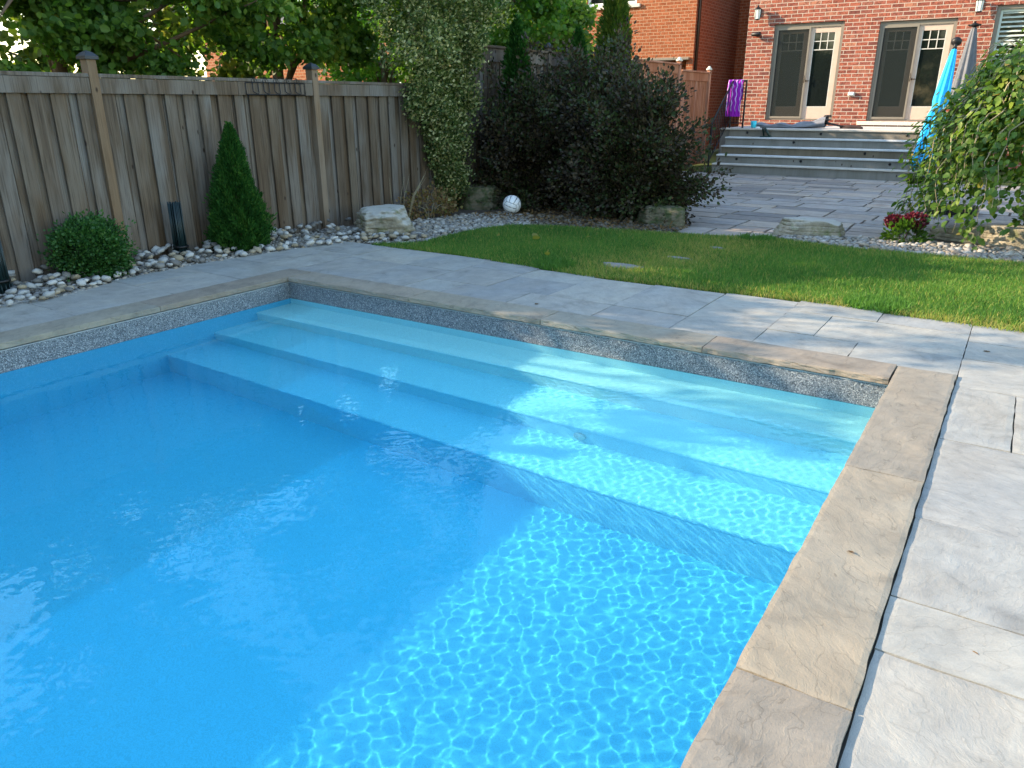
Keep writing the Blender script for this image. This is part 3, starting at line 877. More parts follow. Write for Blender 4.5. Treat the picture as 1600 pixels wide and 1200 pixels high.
def stone_stuff(lst, name, label, seed, lift0=0.0, mt=None):
    r_ = random.Random(seed); mb = MB()
    for x, y, s in lst:
        p = r_.choice(protos); a = r_.uniform(0, 6.28)
        mtx = Matrix.Translation((x, y, -.03 + s * .35 + r_.random() * .015 + lift0)) @ Matrix.Rotation(a, 4, 'Z') @ Matrix.Rotation(r_.uniform(-.4, .4), 4, 'X') @ Matrix.Scale(s, 4)
        mb.add([mtx @ Vector(v) for v in p.v], p.f, r_.random(), True)
    o = mb.build(name, mt or M['river'])
    o['kind'] = 'stuff'; o['label'] = label
    return o
under = peb_place(BL1, 1500, 5, .018, .036)
BL2 = [(-7.2, 7.5), (-6.15, 7.5), (-6.2, 8.2), (-6.05, 9.0), (-5.7, 9.3), (-5.9, 9.75), (-6.3, 10.1), (-6.9, 10.1), (-7.2, 9.6), (-7.4, 8.8)]
BL4 = [(-5.7, 9.3), (-4.5, 9.5), (-3.75, 9.6), (-3.85, 10.3), (-4.8, 10.5), (-6.2, 10.3), (-5.9, 9.7)]
b2 = peb_place(BL2, 1200, 2, .02, .05)
b3 = peb_place([(-2.5, 9.98), (-1.6, 9.78), (0, 9.8), (2.0, 9.75), (2.0, 10.9), (.6, 10.7), (-.5, 10.75), (-1.2, 10.7), (-1.8, 10.6), (-2.4, 10.45)], 1300, 3, .022, .058)
stone_stuff(rest + under, 'gravel', 'smaller pebbles filling the bed along the fence', 1, -.008)
stone_stuff(b2, 'gravel', 'pebble bed curving round the lawn beside the boulders', 2)
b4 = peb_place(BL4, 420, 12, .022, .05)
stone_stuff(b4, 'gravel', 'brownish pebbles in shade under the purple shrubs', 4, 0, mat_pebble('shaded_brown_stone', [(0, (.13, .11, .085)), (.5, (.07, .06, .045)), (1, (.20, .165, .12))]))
n = 2600
lp = np.stack([rng.uniform(-6.9, -3.8, n), rng.uniform(9.45, 11.2, n), rng.uniform(-.02, .03, n)], 1)
ok_ = inpoly(lp[:, 0], lp[:, 1], BED_LEFT)
lp = lp[ok_]
tag(leaves('leaf_litter', lp, rng.normal(size=(len(lp), 3)) * np.array([1, 1, .25]), rng.uniform(.03, .06, len(lp)), M['dry'], width=.7, rnd=rng.random(len(lp)) * .6, flat=np.tile([0, 0, 1.0], (len(lp), 1))), kind='stuff')['label'] = 'brown fallen leaves littering the soil under the purple shrubs'
stone_stuff(b3, 'gravel', 'pebble bed between the lawn and the patio under the weeping tree', 3)

def boulder(name, loc, dims, seed, mt, label, rz=0, boxy=.75, amp=.10, group=None, smooth=True):
    mb = MB(); vs = []
    rb = random.Random(int(seed * 10))
    planes = [(Vector((0, 0, 1)), .80), (Vector((0, 0, -1)), .8)]
    for a in range(5):
        an = a * 2 * math.pi / 5 + rb.uniform(-.35, .35)
        planes.append((Vector((math.cos(an), math.sin(an), rb.uniform(-.08, .22))).normalized(), rb.uniform(.68, .85)))
    for a in range(7):
        an = rb.uniform(0, 6.28)
        planes.append((Vector((math.cos(an), math.sin(an), rb.uniform(.3, 1.1))).normalized(), rb.uniform(.84, .96)))
    for p in IV3:
        pn = p.normalized()
        k = min([d_ / max(1e-4, pn.dot(n_)) for n_, d_ in planes if pn.dot(n_) > .05] + [1.25])
        q = pn * k
        nn = noise.noise(q * 1.6 + Vector((seed, 0, 0))) * .5 + .35 * noise.noise(q * 4.1 + Vector((0, seed, 0))) + .3 * noise.noise(q * 9 + Vector((0, 0, seed)))
        led = -.05 if (.05 < (q.z * 1.7 + .25 * noise.noise(q * 1.2) + 9) % .62 < .14) else 0
        q = q * (1 + amp * nn * .75) + Vector((pn.x, pn.y, 0)) * led * (1 if abs(pn.z) < .7 else 0)
        vs.append((q.x * dims[0] / 1.55, q.y * dims[1] / 1.55, q.z * dims[2] / 1.6 + dims[2] * .40))
    mb.add(vs, IF3, .5, smooth)
    o = mb.build(name, mt, None, loc)
    o.rotation_euler = (0, 0, rz)
    return tag(o, label, 'rock', group)
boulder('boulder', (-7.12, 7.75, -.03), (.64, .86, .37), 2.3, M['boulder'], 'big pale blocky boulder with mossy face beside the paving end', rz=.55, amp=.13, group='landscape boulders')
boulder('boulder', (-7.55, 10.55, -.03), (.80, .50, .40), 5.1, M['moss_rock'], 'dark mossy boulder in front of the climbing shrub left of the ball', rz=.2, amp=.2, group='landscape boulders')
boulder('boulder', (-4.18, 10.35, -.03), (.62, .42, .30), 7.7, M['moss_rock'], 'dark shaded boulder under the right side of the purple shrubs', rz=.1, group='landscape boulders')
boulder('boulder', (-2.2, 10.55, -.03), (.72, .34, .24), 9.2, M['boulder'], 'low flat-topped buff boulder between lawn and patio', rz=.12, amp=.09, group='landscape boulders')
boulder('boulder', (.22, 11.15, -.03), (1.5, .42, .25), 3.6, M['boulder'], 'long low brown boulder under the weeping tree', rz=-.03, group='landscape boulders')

# ------------------------------------------------------------------ volleyball
mb = MB()
R0 = .142
n1, n2 = 24, 48
vs = []; fs = []
def ballr(th, ph):
    v = Vector((math.sin(th) * math.cos(ph), math.sin(th) * math.sin(ph), math.cos(th)))
    a = max((abs(v.x), 0), (abs(v.y), 1), (abs(v.z), 2))[1]
    u = v / abs(v[a])
    b = (a + 1) % 3
    w_ = u[b]
    seam = min(abs(w_ - .34), abs(w_ + .34))
    face = min(1 - abs(u[(a + 1) % 3]), 1 - abs(u[(a + 2) % 3]))
    s = min(seam, face)
    return v, s
from math import pi
for i in range(61):
    for j in range(120):
        v, s = ballr(pi * i / 60, 2 * pi * j / 120)
        vs.append(v * (R0 - (.003 if s < .035 else 0)))
rv = [0.0 if ballr(pi * i / 60, 2 * pi * j / 120)[1] < .045 else 1.0 for i in range(61) for j in range(120)]
for i in range(60):
    for j in range(120):
        fs.append((i * 120 + j, (i + 1) * 120 + j, (i + 1) * 120 + (j + 1) % 120, i * 120 + (j + 1) % 120))
mb.add(vs, fs, 1.0, True); mb.r = rv
t = NT('volleyball_leather', .5, .3)
M['ball'] = t.done(t.mix(t.attr(), (.05, .05, .06), (.70, .70, .70)))
o = mb.build('volleyball', M['ball'], None, (-6.60, 10.12, .13))
o.rotation_euler = (.5, .35, .4)
tag(o, 'white panelled volleyball resting on the pebbles before the dark shrubs', 'ball')

# ------------------------------------------------------------------ plants
def shell_cloud(n, center, radii, bias=.6, clumps=40, cr=.18, seed=0):
    """leaf positions gathered in clumps through an ellipsoid"""
    r_ = np.random.default_rng(seed)
    c = r_.normal(size=(clumps, 3)); c /= np.linalg.norm(c, axis=1)[:, None]
    rad = r_.random(clumps) ** (1 / 3) * (1 - bias) + bias * r_.uniform(.75, 1, clumps)
    c = c * rad[:, None] * np.array(radii)
    k = r_.integers(0, clumps, n)
    w_ = r_.uniform(.6, 1.3, clumps)[k]
    p = c[k] + r_.normal(size=(n, 3)) * np.array(radii) * cr * w_[:, None]
    out = p / (np.array(radii) + 1e-9)
    return p + np.array(center), out, k
def conical(name, loc, h, rbase, nleaf, mt, label, lsize=.05, trunk=True, seed=0, group=None, lean=0, cat='cedar', blunt=.55):
    root = empty(name, loc, label, cat, group)
    r_ = np.random.default_rng(seed)
    z = (1 - r_.random(nleaf) ** .62) * h * 1.0
    z = np.clip(z, .01, h)
    f = 1 - z / h
    prof = rbase * np.minimum(1, (f ** (.78))) * np.where(z < h * .12, .72 + .28 * z / (h * .12), 1)
    ang = r_.uniform(0, 2 * np.pi, nleaf)
    lump = 1 + .13 * np.sin(ang * 3 + z * 9 / h + seed) + .12 * np.sin(ang * 7 - z * 23 / h) + .10 * np.sin(ang * 11 + z * 41 / h)
    rr_ = prof * lump * np.where(r_.random(nleaf) < .8, r_.uniform(.78, 1.1, nleaf), r_.uniform(.2, .85, nleaf)) * np.where(r_.random(nleaf) < .03, 1.18, 1)
    p = np.stack([rr_ * np.cos(ang) + lean * z, rr_ * np.sin(ang), z + .02], 1)
    d = np.stack([np.cos(ang) * .75, np.sin(ang) * .75, np.full(nleaf, 1.0)], 1) + r_.normal(size=(nleaf, 3)) * .3
    leaves('foliage', p, d, r_.uniform(.6, 1.25, nleaf) * lsize, mt, root, width=.42, rnd=np.clip(r_.normal(.45, .2, nleaf) + .15 * np.sin(ang * 5 + z * 15 / h), 0, 1))
    mb = MB(); mb.tube([(0, 0, -.05), (lean * h * .5, 0, h * .5), (lean * h * .85, 0, h * .85)], [.03 + .01 * h, .02 + .006 * h, .008], 7)
    mb.build('trunk', M['bark'], root)
    return root
conical('cedar_shrub', (-7.62, 5.80, -.02), 1.40, .335, 26000, M['cedar'], 'dark green cone-shaped cedar shrub standing against the fence', .042, seed=3, lean=.04)
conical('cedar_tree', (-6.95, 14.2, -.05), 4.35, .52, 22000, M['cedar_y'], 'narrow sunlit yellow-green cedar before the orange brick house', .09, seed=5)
conical('cedar_tree', (-7.45, 13.7, -.05), 2.95, .48, 12000, M['cedar'], 'dark cedar top behind the purple shrubs, left of the sunlit cedar', .09, seed=6)
conical('cedar_tree', (-7.55, 11.75, -.05), 3.0, .5, 14000, M['cedar'], 'dark cedar just right of the climbing shrub on the fence', .08, seed=8)

def shrub(name, loc, radii, n, mt, label, cat, lsize, zc=None, clumps=60, cr=.14, seed=0, stems=7, stemm='dark_twig', group=None, rnd=None, width=.8, up=.4, bias=.55, stem_r=.012, extra=None):
    root = empty(name, loc, label, cat, group)
    zc = radii[2] if zc is None else zc
    p, outn, k = shell_cloud(n, (0, 0, zc), radii, bias, clumps, cr, seed)
    p[:, 2] = np.abs(p[:, 2])
    r_ = np.random.default_rng(seed + 50)
    if extra is not None:
        e_, eo = extra(r_)
        p = np.concatenate([p, e_]); outn = np.concatenate([outn, eo]); k = np.concatenate([k, r_.integers(0, clumps, len(e_))])
    m_ = len(p)
    d = outn + np.array([0, 0, up]) + r_.normal(size=(m_, 3)) * .55
    tone = r_.random(clumps)
    rv = np.clip(r_.random(m_) * .75 + .25 * tone[k], 0, 1) if rnd is None else rnd(r_, p, k)
    leaves('foliage', p, d, r_.uniform(.6, 1.2, m_) * lsize, mt, root, width=width, rnd=rv)
    mb = MB()
    for i in range(stems):
        a = 2 * math.pi * i / stems + r_.uniform(-.3, .3)
        top = Vector((radii[0] * .6 * math.cos(a), radii[1] * .6 * math.sin(a), zc * 1.15 * r_.uniform(.8, 1.1)))
        b = Vector((.05 * math.cos(a), .05 * math.sin(a), -.03))
        mid = b.lerp(top, .5) + Vector((-.06 * math.cos(a), -.06 * math.sin(a), .05))
        mb.tube([b, mid, top], [stem_r * 1.5, stem_r, stem_r * .35], 6)
        for q in range(3):
            t_ = mid.lerp(top, r_.uniform(0, .8)); e2 = t_ + Vector(r_.normal(size=3) * .5 * radii[0] * .5) + Vector((0, 0, .12))
            mb.tube([t_, e2], [stem_r * .5, stem_r * .2], 5)
    mb.build('stem', M[stemm], root)
    return root
shrub('boxwood_shrub', (-7.60, 4.03, -.02), (.31, .33, .29), 15000, M['box'], 'small round green boxwood shrub in the pebbles by the fence', 'shrub', .032, zc=.27, clumps=60, cr=.17, seed=2, stems=5)
G = 'dark purple-leaved shrubs'
def shoot_shrub(loc, radii, shoots, per, mt, label, lsize, seed, group):
    root = empty('ninebark_shrub', loc, label, 'shrub', group)
    r_ = np.random.default_rng(seed)
    P = []; D = []; T = []
    mb = MB()
    for i in range(shoots):
        a = r_.uniform(0, 2 * pi); el = math.asin(r_.uniform(.04, 1)) 
        d = Vector((math.cos(a) * math.cos(el) * radii[0], math.sin(a) * math.cos(el) * radii[1], math.sin(el) * radii[2]))
        L = r_.uniform(.55, 1.12) if r_.random() < .85 else r_.uniform(1.1, 1.28)
        b = Vector((r_.normal() * .07, r_.normal() * .07, -.02))
        end = b + d * L
        mid = b.lerp(end, .5) + Vector((-d.x * .16, -d.y * .16, .16 * radii[2]))
        pts = [b * (1 - t_) ** 2 + mid * 2 * t_ * (1 - t_) + end * t_ * t_ for t_ in np.linspace(0, 1, 8)]
        mb.tube(pts, [.013, .011, .009, .007, .006, .004, .003, .002], 5)
        tone = r_.random()
        low = .14 + .1 * r_.random()
        for k_ in range(per):
            t_ = low + (1 - low) * r_.random() ** .8
            f = t_ * 7; q = min(6, int(f)); p = pts[q].lerp(pts[q + 1], f - q)
            ax = (pts[q + 1] - pts[q]).normalized()
            off = Vector(r_.normal(size=3)) * (.035 + .075 * (1 - t_) + .03)
            P.append(p + off); D.append(ax * .5 + off.normalized() * .8 + Vector((0, 0, .1))); T.append(tone)
    n = len(P); P = np.array(P); D = np.array(D); T = np.array(T)
    P[:, 2] = np.maximum(P[:, 2], .02)
    leaves('foliage', P, D, r_.uniform(.6, 1.25, n) * lsize, mt, root, width=.75, rnd=np.clip(r_.random(n) * .6 + T * .4, 0, 1))
    mb.build('stem', M['dark_twig'], root)
shoot_shrub((-6.82, 11.2, -.03), (1.08, .85, 2.15), 180, 290, M['purple'], 'darkest purple-leaved shrub, behind the volleyball', .062, 11, G)
shoot_shrub((-5.75, 11.6, -.03), (1.1, .9, 2.3), 180, 290, M['purple'], 'tallest middle purple-leaved shrub in front of the orange brick house', .062, 12, G)
shoot_shrub((-4.85, 10.75, -.03), (1.18, .7, 1.9), 190, 270, M['purple'], 'right-hand purple-leaved shrub spreading over the patio edge', .058, 13, G)

# climbing variegated shrub on the fence
def vine_pts(r_, n):
    # columns from low (0.4) to high (3.4), leaning with height, along the fence
    z = r_.uniform(.35, 3.6, n)
    yc = np.interp(z, [.3, .9, 1.5, 2.0, 2.6, 3.6], [10.1, 10.0, 9.85, 9.85, 9.9, 10.2])
    hw = np.interp(z, [.3, .5, .9, 1.5, 2.0, 2.6, 3.6], [.05, .14, .26, .50, .80, 1.0, 1.15])
    y = yc + hw * r_.uniform(-1, 1, n) * (1 + .2 * np.sin(z * 9))
    x = -7.72 + r_.normal(0, .12, n) * np.interp(z, [.3, 2, 3.6], [.7, 1.3, 3.0]) - np.clip(z - 2.2, 0, 2) * .1
    return np.stack([x, y, z], 1)
r_ = np.random.default_rng(31)
cc = vine_pts(r_, 320)
k = r_.integers(0, 320, 42000)
p = cc[k] + r_.normal(size=(len(k), 3)) * np.array([.07, .10, .10])
p[:, 0] = np.where(p[:, 2] < 1.95, np.maximum(p[:, 0], -7.9), p[:, 0])
vine = empty('climbing_shrub', (-7.8, 10.0, -.03), 'variegated evergreen shrub climbing up and over the fence', 'shrub')
d = np.stack([np.abs(r_.normal(.6, .4, len(p))), r_.normal(0, .5, len(p)), r_.normal(.3, .5, len(p))], 1)
leaves('foliage', p - np.array([-7.8, 10.0, -.03]), d, r_.uniform(.6, 1.2, len(p)) * .052, M['euonymus'], vine, width=.75)
mb = MB()
for i in range(9):
    y0 = 10.05 + random.uniform(-.12, .12); y1 = 10 + random.uniform(-.7, .7)
    mb.tube([(-7.8, y0, -.05), (-7.82, (y0 * 2 + y1) / 3, .8), (-7.82, (y0 + y1) / 2, 1.6), (-7.85, y1, 2.9)], [.022, .016, .012, .005], 6)
mb.xf(Matrix.Translation((7.8, -10.0, .03))).build('stem', M['bark'], vine)

# dry little plant and grass wisps
dp = shrub('dry_shrub', (-7.45, 9.15, -.03), (.34, .42, .2), 900, M['dry'], 'small brown drying shrub at the fence foot by the mossy boulder', 'shrub', .05, zc=.2, clumps=25, cr=.2, seed=41, stems=7, stemm='twig', stem_r=.005)
mb = MB()
for i in range(7):
    a = random.uniform(-1, 1)
    mb.tube([(0, a * .15, 0), (.04, a * .3, .35), (.1, a * .5 + .1, .6 + random.random() * .15)], [.003, .003, .001], 4)
tag(mb.build('dry_grass_wisp', M['twig'], None, (-7.5, 8.6, -.02)), 'thin pale grass stalks rising in front of the fence behind the boulder', 'grass')

# flower (crimson heads) on the patio edge
fl = empty('flowering_plant', (-1.12, 10.62, -.03), 'small plant with two dark crimson flower heads at the patio edge', 'plant')
r_ = np.random.default_rng(8)
for (hx, hz, hr) in ((-.12, .25, .11), (.10, .28, .135)):
    n = 700
    v = r_.normal(size=(n, 3)); v /= np.linalg.norm(v, axis=1)[:, None]
    p = v * np.array([hr, hr * .7, hr * .62]) * r_.uniform(.7, 1.05, n)[:, None] + np.array([hx, 0, hz])
    leaves('flower_head', p, v + r_.normal(size=(n, 3)) * .5, .035, M['crimson'], fl, width=.8)
p, on, k = shell_cloud(600, (0.05, 0, .12), (.28, .18, .14), .4, 20, .2, 9)
leaves('foliage', p, on + np.array([0, 0, .5]), .06, M['mulberry'], fl, width=.7, rnd=r_.random(600) * .5)
mb = MB()
for i in range(6): mb.tube([(0, 0, -.02), (random.uniform(-.15, .15), random.uniform(-.05, .05), .25)], .005, 5)
mb.build('stem', M['dark_twig'], fl)

# weeping mulberry on the right
tr = empty('weeping_mulberry', (.15, 11.6, -.03), 'weeping mulberry with drooping leafy branches beside the patio', 'tree')
r_ = np.random.default_rng(77)
mb = MB()
mb.tube([(0, 0, -.05), (.03, .02, .5), (-.03, 0, 1.1), (.0, .02, 1.85)], [.075, .06, .055, .07], 10)
mb.build('trunk', M['bark'], tr)
tp_, td_, tk_ = [], [], []
brm = MB(); tw = MB()
NB = 250
for i in range(NB):
    a = 2 * math.pi * i / NB * 5.17 + r_.uniform(-.2, .2)
    q = r_.random()
    reach = 1.42 * math.sqrt(q) * r_.uniform(.9, 1.05)
    ex = 1.0
    topz = 2.30 - .85 * q ** 1.2 + r_.uniform(-.08, .08)
    endz = max(.18, topz - (.5 + 1.0 * q) - r_.uniform(0, .3))
    if i % 11 == 0: topz += .12
    dx, dy = math.cos(a) * ex, math.sin(a)
    pts = []
    for s_ in np.linspace(0, 1, 12):
        rr_ = reach * (1 - (1 - min(1, s_ * 1.6)) ** 2) * 1.0 + .05 * s_
        if s_ < .3: zz = 1.80 + (topz - 1.80) * math.sin(s_ / .3 * pi / 2)
        else: zz = topz - (topz - endz) * ((s_ - .3) / .7) ** 1.35
        pts.append(Vector((dx * rr_ + .03 * r_.normal(), dy * rr_ + .03 * r_.normal(), zz)))
    brm.tube(pts, [.016, .013, .011, .010, .009, .008, .007, .006, .005, .004, .003, .002], 5)
    for j in range(2, 12):
        for _ in range(9 if j > 3 else 4):
            b = pts[j - 1].lerp(pts[j], r_.random())
            tp_.append(b + Vector(r_.normal(size=3) * .075)); td_.append(Vector((dx * .5, dy * .5, -.65)) + Vector(r_.normal(size=3) * .45))
            tk_.append(.25 * (b.z / 2.3))
brm.build('branch', M['twig'], tr)
n = len(tp_)
leaves('foliage', np.array(tp_), np.array(td_), r_.uniform(.5, 1.3, n) * .092, M['mulberry'], tr, width=r_.uniform(.55, .9, n), rnd=np.clip(r_.random(n) * .8 + np.array(tk_) * .9 + (r_.random(n) < .03) * .3, 0, 1), flat=np.array([[v.x, v.y, .9] for v in tp_]))
sh = 0
# bare arching twigs over the crown
for i in range(14):
    a = r_.uniform(0, 2 * pi); L = r_.uniform(.4, .8)
    cx, cy = .35 * math.cos(a), .35 * math.sin(a)
    pts = [Vector((cx + math.cos(a) * L * s_, cy + math.sin(a) * L * s_, 2.05 + .38 * math.sin(s_ * pi * .75) - .5 * s_ ** 3)) for s_ in np.linspace(0, 1, 9)]
    tw.tube(pts, .005, 5)
tw.build('twig', M['twig'], tr)
shrub('green_shrub', (.5, 11.5, -.03), (.42, .3, .2), 900, M['mulberry'], 'low green seedlings beneath the weeping tree on the right', 'shrub', .085, zc=.2, clumps=18, cr=.2, seed=61, stems=4)

# ------------------------------------------------------------------ trees beyond the fence
def tree(loc, h, crown, mt, label, lsize, nleaf, clumps=110, seed=0, name='maple_tree', crown_z=None, trunk_r=.12, lean=(0, 0), bias=.35, cr=.12, zmin=1.6, group='broadleaf trees beyond the fence', droop=-.15, width=.95, blobs=None):
    """crown = list of (dx,dy,z,rx,ry,rz,weight)"""
    root = empty(name, loc, label, 'tree', group)
    r_ = np.random.default_rng(seed)
    wsum = sum(b[6] for b in crown)
    mb = MB()
    top = Vector((lean[0], lean[1], h * .62))
    fork = Vector((lean[0] * .4, lean[1] * .4, zmin * .9))
    mb.tube([(0, 0, -.1), fork * .5, fork, fork.lerp(top, .5) + Vector((.1, -.05, 0)), top], [trunk_r * 1.3, trunk_r, trunk_r * .85, trunk_r * .5, trunk_r * .2], 10)
    mb.build('trunk', M['bark'], root)
    br = MB()
    P = []; D = []; Rn = []
    for ci, b in enumerate(crown):
        n = int(nleaf * b[6] / wsum); cl = max(12, int(clumps * b[6] / wsum))
        p, on, k = shell_cloud(n, b[:3], b[3:6], bias, cl, cr, seed * 7 + ci)
        tone = r_.random(cl)
        keep = p[:, 2] > zmin
        p, on, k = p[keep], on[keep], k[keep]
        P.append(p); D.append(on * .5 + np.array([0, 0, droop]) + r_.normal(size=(len(p), 3)) * .6)
        Rn.append(np.clip(r_.random(len(p)) * .6 + .45 * tone[k], 0, 1))
        for q in range(5):
            s0 = fork.lerp(top, r_.uniform(0, .9))
            e_ = Vector(b[:3]) + Vector(r_.uniform(-.75, .75, 3) * np.array(b[3:6]))
            mid = s0.lerp(e_, .5) + Vector((0, 0, .15 * r_.normal()))
            br.tube([s0, mid, e_], [trunk_r * .42, trunk_r * .25, trunk_r * .06], 7)
    br.build('branch', M['bark'], root)
    P = np.concatenate(P); D = np.concatenate(D); Rn = np.concatenate(Rn)
    leaves('foliage', P, D, r_.uniform(.6, 1.25, len(P)) * lsize, mt, root, width=width, rnd=Rn)
    return root
tree((-10.2, 5.6, 0), 9.5, [(.6, -.9, 2.75, 1.25, 1.5, .95, 1), (.5, .9, 2.7, 1.2, 1.3, .9, 1), (.2, .2, 3.5, 1.4, 2.0, .6, .7), (-1.2, .2, 9.2, 1.7, 2.9, 1.5, 1.4), (-.9, -.7, 6.1, 1.3, 1.5, 1.4, .6), (1.75, 1.0, 2.95, .55, .9, .38, .3)], M['maple'], 'broad green maple just behind the left end of the fence', .095, 46000, seed=1, lean=(-.7, .1))
tree((-10.4, 9.2, 0), 10, [(.6, -.6, 2.95, 1.3, 1.4, .9, 1), (.4, 1.0, 3.2, 1.2, 1.2, .9, .8), (.1, 0, 3.9, 1.4, 1.6, .6, .6), (-.8, 1.9, 7.8, 1.9, 2.0, 2.2, 1.2), (-.7, .2, 5.9, 1.4, 1.25, 1.2, .6)], M['maple'], 'green maple behind the fence next to the climbing shrub', .095, 34000, seed=2, lean=(-.4, 0))
tree((-10.9, 2.6, 0), 4.2, [(.9, .9, 2.75, 1.1, .9, .8, 1), (.6, .3, 3.1, 1.0, 1.0, .5, .5), (.3, -.9, 3.9, .7, 1.25, .85, .42)], M['maple_y'], 'yellowing tree behind the fence at the far left of the frame', .10, 6500, seed=3)
tree((-10.5, 13.0, 0), 9.5, [(.3, -.3, 3.2, 1.5, 1.3, 1.1, 1), (1.3, .8, 3.3, 1.2, 1.2, 1.0, 1.3), (0, .2, 4.4, 1.6, 1.5, .8, .8), (-.6, 0, 7.4, 1.8, 2.2, 2.0, 1)], M['bright'], 'bright green sunlit tree between the climbing shrub and the sunlit cedar', .11, 15000, seed=4, bias=.45)
tree((-15.0, 8.5, 0), 11, [(0, 0, 2.9, 2.0, 2.6, 1.5, 1), (.5, 2.5, 2.6, 1.6, 1.6, 1.3, .7), (-1, 1, 8.5, 2.4, 3.4, 3, 1)], M['maple_y'], 'sunlit yellowish tree further behind the left maple', .17, 9000, seed=5, zmin=.6)
tree((-15.5, 3.8, 0), 5.0, [(0, 0, 2.7, 2.2, 2.2, 1.6, 1)], M['maple_y'], 'pale sunlit tree seen through the gaps at the far left', .17, 7000, seed=6, zmin=.5)
tree((-14.0, 15.5, 0), 6, [(0, 0, 3.3, 1.8, 1.8, 1.7, 1), (-1, 2, 3.3, 1.8, 1.8, 1.5, 1)], M['bright'], 'sunlit tree in front of the neighbouring brick house', .16, 7000, seed=7, zmin=1)
tree((-9.9, 17.3, 0), 4.0, [(0, -.9, 3.1, .9, 1.8, 1.15, 1)], M['maple'], 'low leafy tree behind the cedar fence panels', .11, 11000, seed=9, zmin=.8, trunk_r=.08)  # put in to keep the sun off the lower deck steps
tree((-14.6, 5.6, 0), 16.5, [(0, .3, 12.6, 2.4, 4.6, 2.3, 1), (0, 1.0, 15.0, 2.4, 3.8, 2.0, .6)], M['maple'], 'tall tree towering behind the left fence above the frame', .30, 26000, clumps=420, seed=10, zmin=6.0, trunk_r=.22)  # unseen crown, placed to hide sky the water would mirror
tree((-11.5, -4.5, 0), 4.0, [(0, 0, 2.2, 1.5, 1.8, .6, 1)], M['maple'], 'low round tree outside the frame behind the near fence', .14, 2500, seed=8, zmin=.6)

for i, (tx, lab) in enumerate(((-9, 'tall tree behind the camera reflected in the left patio door'), (0, 'tall tree behind the camera reflected in the right patio door'), (9, 'tall tree behind the camera reflected in the shuttered window'))):
    tree((tx, -17, 0), 8, [(0, 0, 3.0, 4.6, 1.5, 3.0, 1), (0, 0, 6.0, 3.6, 1.5, 2.6, .7)], M['maple'], lab, .34, 5200, seed=20 + i, zmin=.2, group='trees behind the camera')

for i, (tx, ty, lab) in enumerate(((-30, -3, 'distant tree far beyond the left fence, nearest the left edge'), (-31, 7, 'distant tree far beyond the left fence behind the maples'))):
    tree((tx, ty, 0), 11, [(0, 0, 3.8, 2.5, 4.6, 3.6, 1), (0, 0, 8.2, 2.2, 4.0, 3.0, .8)], M['maple_y'], lab, .5, 5200, seed=30 + i, zmin=.2, group='distant trees beyond the fence')  # far row added to hide low sky mirrored in pool; bright leaves for gaps

# ------------------------------------------------------------------ our brick house
HY = 24.0
house = empty('brick_house', (-7.5, HY, 0), 'red textured brick house with two patio doors behind the deck', 'house')
HT = Matrix.Translation((7.5, -HY, 0))
def hb(mb, name, mt, parent=None): return mb.xf(HT).build(name, mt, parent or house)
D1 = (-6.74, -4.86, 1.14, 3.70)
D2 = (-3.97, -2.15, 1.14, 3.63)
W1 = (-1.34, 1.3, 2.0, 3.86)
mb = MB()
xs_ = [-7.5, D1[0], D1[1], D2[0], D2[1], W1[0], W1[1], 6.0]
th = .22
mb.box(-7.5, D1[0], HY, HY + th, 0, 7.2)
mb.box(D1[1], D2[0], HY, HY + th, 0, 7.2)
mb.box(D2[1], W1[0], HY, HY + th, 0, 7.2)
mb.box(W1[1], 6.0, HY, HY + th, 0, 7.2)
for (a, b, z0, z1) in (D1, D2, W1):
    mb.box(a, b, HY, HY + th, z1, 7.2)
    mb.box(a, b, HY, HY + th, 0, z0)
mb.box(-7.5, -7.28, HY + th, 34, 0, 7.2); mb.box(5.78, 6, HY + th, 34, 0, 7.2); mb.box(-7.28, 5.78, 33.8, 34, 0, 7.2)
hb(mb, 'wall', M['brick'])
mb = MB(); mb.box(-7.28, 5.78, HY + 1.2, HY + 1.25, .9, 7); hb(mb, 'inner_wall', plain('dark_interior', (.03, .028, .025), .9))
mb = MB()
mb.add([(-7.9, 23.5, 7.2), (6.4, 23.5, 7.2), (6.4, 34.5, 7.2), (-7.9, 34.5, 7.2), (-4, 27, 9.6), (2.5, 27, 9.6), (2.5, 31, 9.6), (-4, 31, 9.6)],
       [(0, 3, 2, 1), (0, 1, 5, 4), (1, 2, 6, 5), (2, 3, 7, 6), (3, 0, 4, 7), (4, 5, 6, 7)])
hb(mb, 'roof', M['roof'])

